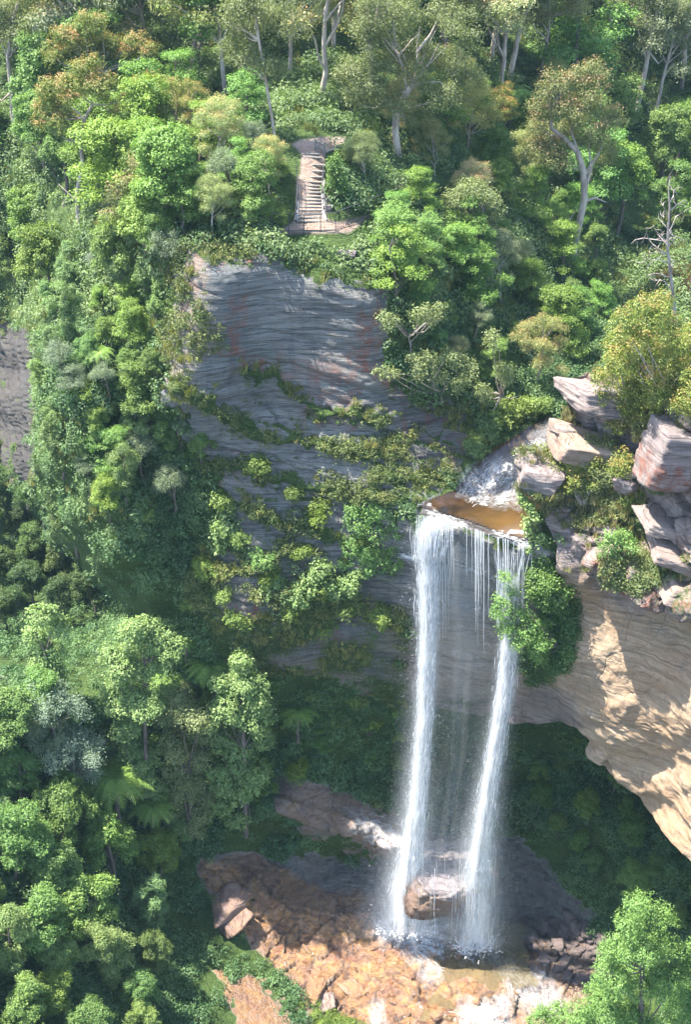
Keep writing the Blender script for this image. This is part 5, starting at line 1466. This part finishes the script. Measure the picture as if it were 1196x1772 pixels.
R = rng(99)
LF = [(752, 897, 59.55), (744, 930, 59.45), (742, 965, 59.4), (741, 1100, 59.2), (735, 1250, 59.1), (723, 1400, 59.0), (712, 1480, 58.8), (704, 1540, 58.6), (700, 1612, 58.3)]
LH = [28, 24, 20, 17, 15, 15, 18, 23, 30]
RF = [(888, 945, 57.4), (884, 1000, 57.3), (884, 1080, 57.3), (876, 1180, 57.3), (862, 1270, 57.4), (845, 1380, 57.5), (832, 1470, 57.6), (828, 1540, 57.7), (822, 1640, 57.6)]
RH = [24, 17, 15, 16, 15, 15, 18, 20, 26]
def veil_mat():
    s = NT('falling_water_veil')
    a = s.attr('dens').outputs['Fac']
    n1 = s.noise(1.0, 4, 0.6, s.mapping((9, 9, 0.55)), 0.2)
    n2 = s.noise(1.0, 5, 0.65, s.mapping((26, 26, 1.6)), 0.2)
    n3 = s.noise(1.0, 4, 0.6, s.mapping((3.5, 3.5, 1.0)), 0.6)
    k = s.math('ADD', s.math('MULTIPLY', n1, 0.5), s.math('ADD', s.math('MULTIPLY', n2, 0.3), s.math('MULTIPLY', n3, 0.2)))
    al = s.math('MULTIPLY', s.ramp(k, [(0.31, 0.0), (0.56, 1.0)]), a, clamp=True)
    d = s.n('ShaderNodeBsdfDiffuse'); d.inputs[0].default_value = (0.95, 0.96, 0.97, 1)
    t = s.n('ShaderNodeBsdfTranslucent'); t.inputs[0].default_value = (0.95, 0.96, 0.97, 1)
    m = s.n('ShaderNodeMixShader'); m.inputs[0].default_value = 0.5; s.l(d.outputs[0], m.inputs[1]); s.l(t.outputs[0], m.inputs[2])
    tr = s.n('ShaderNodeBsdfTransparent'); o = s.n('ShaderNodeMixShader')
    s.l(al, o.inputs[0]); s.l(tr.outputs[0], o.inputs[1]); s.l(m.outputs[0], o.inputs[2]); s.l(o.outputs[0], s.out.inputs[0])
    return s.m
M_VEIL = veil_mat()
def veil(name, path, hw, prof, blades=6, wide=1.9, sig=0.55, amp=1.0):
    """blades that cross on the axis of the stream; density falls off sideways"""
    path = np.array(path, float); hw = np.array(hw, float)
    n = 90; yy = np.linspace(path[0, 1], path[-1, 1], n); U = np.linspace(-1, 1, 25)
    x = np.interp(yy, path[:, 1], path[:, 0]); Yd = np.interp(yy, path[:, 1], path[:, 2]); h = np.interp(yy, path[:, 1], hw) * wide
    c = at(x, yy, Yd); m = (c[:, 1] * CP + (CAM_H - c[:, 2]) * SP) / FPX; pr = np.interp(yy, path[:, 1], prof)
    Vv, Ff, Dd = [], [], []; off = 0
    for b in range(blades):
        a = math.pi * b / blades + 0.2
        dx, dy = math.cos(a), math.sin(a) * 0.6
        j = 1 + 0.15 * np.sin(yy * 0.013 + b)
        P = c[:, None, :] + U[None, :, None] * (h * m * j)[:, None, None] * np.array([dx, dy, 0])
        D = amp * pr[:, None] * np.exp(-(U[None] * wide / sig) ** 2 * 0.5) * sstep(1.0, 0.8, np.abs(U))[None]
        Vv.append(P.reshape(-1, 3)); Dd.append(D.ravel()); Ff.append(grid_faces(n, 25) + off); off += P.size // 3
    return mesh_np(name, np.concatenate(Vv), np.concatenate(Ff), M_VEIL, True, vattr={'dens': np.concatenate(Dd)})
g = Geo()
streaks(g, LF, LH, 4200, R, lenpx=(6, 34), rad=(0.007, 0.018), gauss=0.42)
streaks(g, LF, LH, 600, R, lenpx=(12, 70), rad=(0.010, 0.022), gauss=0.26)
streaks(g, LF[:3], LH[:3], 300, R, lenpx=(25, 70), rad=(0.010, 0.026), gauss=0.6)
streaks(g, LF[5:], LH[5:], 900, R, lenpx=(10, 40), rad=(0.01, 0.03), gauss=0.5)
wl = empty('waterfall', V(*LF[0]), 'wider left hand stream of the twin waterfall, a bright white column', 'waterfall')
def put(nm, me, par):
    o = link(nm, me, par); o.matrix_parent_inverse = Matrix.Translation(-par.location); return o
put('white_streaks', g.mesh('left_streaks', M_FOAM, True), wl)
put('water_veil', veil('left_veil', LF, LH, [0.75, 0.8, 0.85, 0.8, 0.85, 0.95, 1.0, 0.95, 0.9]), wl)
g = Geo()
streaks(g, RF[2:8], RH[2:8], 3400, R, lenpx=(6, 34), rad=(0.007, 0.016), gauss=0.42)
streaks(g, RF[2:7], RH[2:7], 450, R, lenpx=(12, 70), rad=(0.010, 0.020), gauss=0.26)
streaks(g, RF[6:], RH[6:], 350, R, lenpx=(10, 50), rad=(0.007, 0.014), gauss=0.6)
streaks(g, RF[:3], RH[:3], 220, R, lenpx=(30, 110), rad=(0.008, 0.018), gauss=0.8)
wr_ = empty('waterfall', V(*RF[0]), 'narrower right hand stream of the twin waterfall passing behind the lime bush', 'waterfall')
put('white_streaks', g.mesh('right_streaks', M_FOAM, True), wr_)
put('water_veil', veil('right_veil', RF[1:], RH[1:], [0.4, 0.65, 0.8, 0.85, 0.9, 0.85, 0.45, 0.25]), wr_)
# faint wide veils: drifting spray
MV = [(725, 1150, 59.1), (722, 1300, 59.0), (712, 1450, 58.7), (706, 1540, 58.4), (705, 1615, 58.2)]
sv = link('spray_veil', veil('spray_left', MV, [22, 28, 36, 46, 56], [0.0, 0.15, 0.35, 0.7, 0.8], 6, 1.9, 0.7, 0.7)); tag(sv, 'pale spray cloud spreading at the foot of the left stream', 'spray', kind='stuff')
MV2 = [(868, 1180, 57.4), (850, 1320, 57.5), (832, 1450, 57.6), (825, 1520, 57.7), (822, 1640, 57.6)]
sv = link('spray_veil', veil('spray_right', MV2, [20, 28, 36, 42, 46], [0.0, 0.2, 0.4, 0.4, 0.35], 6, 1.9, 0.7, 0.6)); tag(sv, 'thin spray cloud around the foot of the right stream', 'spray', kind='stuff')
MV3 = [(800, 930, 59.3), (805, 1100, 59.2), (795, 1300, 59.2), (770, 1480, 58.6)]
sv = link('spray_veil', veil('spray_mid', MV3, [50, 45, 45, 50], [0.25, 0.16, 0.14, 0.18], 3, 1.6, 0.9, 0.5)); tag(sv, 'faint broken veil of spray between the two streams', 'spray', kind='stuff')

# thin threads falling from the whole lip between the streams
g = Geo()
for k in range(66):
    x = R.choice([R.uniform(722, 790), R.uniform(722, 918), R.normal(828, 5), R.normal(872, 7), R.normal(905, 8)])
    y = np.interp(x, [720, 795, 860, 918], [893, 908, 932, 947])
    Yl = np.interp(x, [720, 795, 860, 918], [60.0, 59.05, 58.05, 57.35]) - 0.15
    yl = y + R.uniform(20, 120) * (1 + R.random())
    n = 7; yy = np.linspace(y - 3, yl, n)
    pts = [at(x + R.normal() * 0.5, q, Yl - 0.35 * ((q - y) / 150.0)) for q in yy]
    r0 = R.uniform(0.004, 0.014)
    tube(g, pts, np.linspace(r0 * 1.3, r0 * 0.3, n), 4)
tag(link('water_threads', g.mesh('water_threads', M_FOAM, True)), 'fine white threads of water trickling over the lip between the two streams', 'water', kind='stuff')
# foam on ledges and cascades
g = Geo()
def foam_line(pts, n, spread, ln=0.25, rad=0.008, lift=0.04):
    pts = np.array(pts, float)
    seg = np.cumsum([0] + [np.hypot(*(pts[i + 1] - pts[i])) for i in range(len(pts) - 1)])
    for _ in range(n):
        s_ = R.random() * seg[-1]
        x = np.interp(s_, seg, pts[:, 0]); y = np.interp(s_, seg, pts[:, 1])
        d = np.array([np.interp(min(s_ + 6, seg[-1]), seg, pts[:, 0]) - x, np.interp(min(s_ + 6, seg[-1]), seg, pts[:, 1]) - y])
        ox, oy = R.normal(size=2) * spread
        q1 = hit(x + ox, y + oy, 'A')[0]; q2 = hit(x + ox + d[0] * ln * 8 + R.normal() * 2, y + oy + d[1] * ln * 8 + R.normal() * 2, 'A')[0]
        if q1 is None or q2 is None or (q1 - q2).length > 2.0: continue
        l = Vector((0, -0.03, lift)); mid = (q1 + q2) / 2 + Vector((0, 0, lift * 1.5 + abs(R.normal()) * 0.03))
        r_ = rad * R.uniform(0.5, 1.5)
        tube(g, [q1 + l, mid, q2 + l], [r_ * 0.3, r_, r_ * 0.25], 4)
foam_line([(955, 742), (930, 775), (905, 805)], 60, 6)
foam_line([(870, 800), (850, 822), (830, 845), (812, 862)], 90, 10)
foam_line([(812, 862), (840, 870), (880, 866)], 50, 5)
foam_line([(735, 888), (770, 900), (800, 912)], 120, 4)
foam_line([(850, 925), (880, 935), (915, 946)], 120, 3)
foam_line([(688, 962), (720, 968), (745, 975)], 130, 3)
foam_line([(780, 968), (830, 990), (895, 1008)], 110, 3, rad=0.009)
foam_line([(600, 1420), (660, 1425), (700, 1440)], 60, 8, rad=0.008)
foam_line([(660, 1600), (700, 1610), (745, 1625)], 520, 10)
foam_line([(700, 1630), (735, 1660), (760, 1680)], 90, 4)
foam_line([(790, 1640), (830, 1645), (860, 1640)], 160, 6)
foam_line([(860, 1640), (900, 1700), (950, 1740)], 160, 12, rad=0.009)
foam_line([(840, 1650), (880, 1690), (890, 1720)], 110, 4)
foam_line([(830, 1740), (840, 1790)], 160, 12)
foam_line([(800, 1750), (870, 1760)], 80, 8)
foam_line([(645, 1750), (650, 1790)], 50, 3)
def foam_sheet_mat():
    s = NT('foam_sheet')
    a = s.attr('dens').outputs['Fac']
    n1 = s.noise(2.2, 5, 0.65, s.mapping((1, 1, 1)), 1.2)
    n2 = s.noise(9.0, 5, 0.7, s.mapping((1, 1, 0.5)), 1.5)
    k = s.math('ADD', s.math('MULTIPLY', n1, 0.5), s.math('MULTIPLY', n2, 0.5))
    al = s.math('MULTIPLY', s.ramp(k, [(0.40, 0.0), (0.58, 1.0)]), a, clamp=True)
    bm = s.n('ShaderNodeBump'); bm.inputs['Distance'].default_value = 0.12; s.l(n2, bm.inputs['Height'])
    p = principled(s, (0.80, 0.84, 0.88), 0.35, 0.5, bm.outputs[0])
    tr = s.n('ShaderNodeBsdfTransparent'); o = s.n('ShaderNodeMixShader')
    s.l(al, o.inputs[0]); s.l(tr.outputs[0], o.inputs[1]); s.l(p.outputs[0], o.inputs[2]); s.l(o.outputs[0], s.out.inputs[0])
    return s.m
M_FSHEET = foam_sheet_mat()
def foam_sheet(polys, lift, label):
    sp = np.zeros_like(GX)
    for poly, amp in polys:
        sp = np.maximum(sp, softpoly(jx * 0.5 + GX * 0.5, jy * 0.5 + GY * 0.5, poly, 26) * amp)
    f = grid_faces(*GX.shape); f = f[(sp > 0.03).ravel()[f].all(1)]
    used = np.unique(f); remap = -np.ones(GX.size, int); remap[used] = np.arange(len(used))
    P = PAd.reshape(-1, 3)[used].copy(); P[:, 2] += lift + 0.03 * fbm(P * 2, 2, 8)
    o = link('foam', mesh_np('foam_sheet', P, remap[f], M_FSHEET, True, vattr={'dens': sp.ravel()[used]}))
    tag(o, label, 'foam', kind='stuff')
foam_sheet([([(800, 830), (838, 800), (885, 795), (905, 830), (890, 880), (830, 872), (800, 860)], 0.36),
            ([(905, 785), (935, 745), (962, 738), (950, 780), (915, 815), (890, 810)], 0.3)], 0.13, 'white water of the small cascade above the lip')
foam_sheet([([(655, 1590), (700, 1580), (780, 1600), (770, 1650), (690, 1640), (650, 1615)], 0.95),
            ([(780, 1610), (860, 1620), (880, 1660), (800, 1655)], 0.8),
            ([(690, 1640), (730, 1640), (765, 1690), (740, 1700)], 0.4),
            ([(860, 1650), (940, 1680), (990, 1760), (930, 1760), (880, 1720)], 0.4),
            ([(800, 1735), (880, 1735), (890, 1800), (800, 1800)], 0.5),
            ([(640, 1740), (660, 1740), (662, 1800), (636, 1800)], 0.5)], 0.07, 'white foam and thin running water on the wet rock floor')
foam_sheet([([(600, 1405), (690, 1425), (720, 1460), (690, 1480), (610, 1440)], 0.45)], 0.05, 'thin sheet of water spilling along the wet ledge left of the falls')
def splash(x, y, Yd, n, rpx, h):
    c = V(x, y, Yd); m = mpp(c)
    for _ in range(n):
        a = R.uniform(0, 6.28); q = abs(R.normal()) * rpx * m * 0.6
        b = c + Vector((math.cos(a) * q, math.sin(a) * q * 0.6, 0.02)); hh = h * R.uniform(0.1, 1.0) * math.exp(-q / (rpx * m))
        o = Vector((math.cos(a), math.sin(a), 0)) * R.uniform(0.02, 0.25)
        r_ = R.uniform(0.01, 0.035)
        tube(g, [b, b + o * 0.6 + Vector((0, 0, hh)), b + o + Vector((0, 0, hh * 0.8))], [r_, r_ * 1.2, r_ * 0.2], 4)
splash(702, 1606, 58.3, 700, 42, 0.9)
splash(714, 1478, 58.7, 160, 15, 0.3)
splash(832, 1500, 57.6, 130, 14, 0.3)
splash(822, 1640, 57.6, 300, 36, 0.5)
tag(link('foam', g.mesh('foam', M_FOAM, True)), 'white foam on the creek cascade, the wet ledges and the pool', 'foam', kind='stuff')
# trickles over the big boulder
g = Geo()
for k in range(34):
    x = R.choice([R.uniform(722, 760), R.uniform(745, 812), R.uniform(795, 822)])
    y0 = 1490 + R.uniform(-10, 60); pts = [at(x + R.normal() * 0.6, y0 + q * R.uniform(0.9, 1.1), 57.1 - 0.0 * q) for q in np.linspace(0, R.uniform(30, 80), 5)]
    tube(g, pts, np.linspace(0.014, 0.004, 5) * R.uniform(0.6, 1.6), 4)
tag(link('water_threads', g.mesh('boulder_threads', M_FOAM, True)), 'fine trickles running off the huge boulder under the falls', 'water', kind='stuff')
# spray
g = Geo()
droplets(g, LF, np.array(LH) * 1.5, 13000, R, 1.4, 0.024, 0.5, 0.75)
droplets(g, RF[1:], np.array(RH[1:]) * 1.6, 10000, R, 1.4, 0.022, 0.5, 0.8)
droplets(g, LF[5:], np.array(LH[5:]) * 2.4, 6000, R, 1.8, 0.024, 0.7, 0.6)
droplets(g, RF[5:], np.array(RH[5:]) * 2.2, 4000, R, 1.8, 0.022, 0.7, 0.7)
droplets(g, [(800, 1150, 58.6), (780, 1400, 58.6), (770, 1640, 58.0)], [40, 60, 70], 2500, R, 1.5, 0.018, 0.8, 0.8)
tag(link('spray', g.mesh('spray', M_FOAM)), 'fine white spray drifting around the two falling streams', 'spray', kind='stuff')
# soft mist: thin white volume round the streams
def vol_mat(name, dens, col=(0.95, 0.98, 1.0)):
    s = NT(name)
    p = s.n('ShaderNodeVolumePrincipled'); p.inputs['Density'].default_value = dens; p.inputs['Color'].default_value = (*col, 1); p.inputs['Anisotropy'].default_value = 0.2
    s.l(p.outputs[0], s.out.inputs['Volume']); return s.m
def mist(path, hw, dens, k=16, dscale=1.0):
    g = Geo(); path = np.array(path, float); rings = []
    for (x, y, Yd), h in zip(path, hw):
        c = at(x, y, Yd); m = mpp(c)
        rings.append([c + np.array([math.cos(a) * h * m, math.sin(a) * h * m * dscale, 0]) for a in np.linspace(0, 2 * math.pi, k, endpoint=False)])
    v = np.array(rings).reshape(-1, 3); n = len(rings)
    f = [(i * k + j, i * k + (j + 1) % k, (i + 1) * k + (j + 1) % k, (i + 1) * k + j) for i in range(n - 1) for j in range(k)]
    # caps
    ct = v[:k].mean(0); cb = v[-k:].mean(0); v = np.concatenate([v, [ct, cb]]); a = len(v) - 2
    f += [(a, (j + 1) % k, j, j) for j in range(0)]
    me = bpy.data.meshes.new('mist')
    faces = [list(q) for q in f] + [[j for j in range(k)][::-1]] + [[(n - 1) * k + j for j in range(k)]]
    me.from_pydata(v[:-2].tolist(), [], faces); me.materials.append(vol_mat('mist', dens)); me.update()
    o = link('mist', me); tag(o, 'soft white mist hanging round the falling water', 'mist', kind='stuff'); return o
# ---------------------------------------------------------------- labels: kind + area + rank in the area
ORD = ['first', 'second', 'third', 'fourth', 'fifth', 'sixth', 'seventh', 'eighth', 'ninth', 'tenth', 'eleventh', 'twelfth', 'thirteenth', 'fourteenth', 'fifteenth', 'sixteenth', 'seventeenth', 'eighteenth', 'nineteenth', 'twentieth', 'twenty-first', 'twenty-second', 'twenty-third', 'twenty-fourth', 'twenty-fifth', 'twenty-sixth', 'twenty-seventh', 'twenty-eighth', 'twenty-ninth', 'thirtieth']
def rank_phrase(i, n):
    if n == 1: return ''
    if i == 0: return 'leftmost '
    if i == n - 1: return 'rightmost '
    if i > n / 2 and n - i <= len(ORD): return ORD[n - i - 1] + '-from-right '
    return ORD[i] + '-from-left '
from collections import defaultdict
byk = defaultdict(list)
for rec in PLANTS:
    if not rec[5]: byk[(rec[1], rec[2])].append(rec)
for (kind, area), L in byk.items():
    # rows by height in the picture, then left to right
    L.sort(key=lambda r: r[4])
    nrow = max(1, round(len(L) / 7))
    rows = [L[round(i * len(L) / nrow):round((i + 1) * len(L) / nrow)] for i in range(nrow)]
    rn = {1: [''], 2: ['upper row', 'lower row'], 3: ['top row', 'middle row', 'bottom row'], 4: ['top row', 'second row', 'third row', 'bottom row']}.get(nrow, ['row ' + ORD[min(i, 20)] for i in range(nrow)])
    for ri, row in enumerate(rows):
        row.sort(key=lambda r: r[3])
        for i, r in enumerate(row):
            lab = rank_phrase(i, len(row)) + LOOK[kind] + ', ' + (rn[ri] + ' of ' if rn[ri] else 'in ') + area
            if len(lab.replace('-', ' ').split()) > 16: lab = lab.replace(' crown', '').replace(' row of ', ' row, ')
            r[0]['label'] = lab
            r[0]['group'] = {'tree': 'trees', 'bush': 'bushes', 'fern': 'ferns'}[CAT[kind]] + ' in ' + area
byg = defaultdict(list)
for rec in LOOSE: byg[rec[2]].append(rec)
for grp, L in byg.items():
    L.sort(key=lambda r: r[4])
    nrow = max(1, round(len(L) / 8))
    rn = {1: [''], 2: ['in the upper row', 'in the lower row'], 3: ['in the top row', 'in the middle row', 'in the bottom row']}.get(nrow, ['in row ' + ORD[i] for i in range(nrow)])
    for ri in range(nrow):
        row = sorted(L[round(ri * len(L) / nrow):round((ri + 1) * len(L) / nrow)], key=lambda r: r[3])
        for i, r in enumerate(row):
            tag(r[0], (rank_phrase(i, len(row)) + r[1] + (', ' + rn[ri] if rn[ri] else '')), 'rock', grp)
# ---------------------------------------------------------------- air
HZ = 0.00017
me = bpy.data.meshes.new('haze_box')
x0, x1, y0, y1, z0, z1 = -190, 190, -12, 330, -75, 72
me.from_pydata([(x, y, z) for x in (x0, x1) for y in (y0, y1) for z in (z0, z1)], [], [(0, 1, 3, 2), (4, 6, 7, 5), (0, 4, 5, 1), (2, 3, 7, 6), (0, 2, 6, 4), (1, 5, 7, 3)])
me.materials.append(vol_mat('haze', HZ, (0.50, 0.80, 1.0)))
tag(link('haze', me), 'thin bluish haze over the whole gorge', 'haze', kind='stuff')
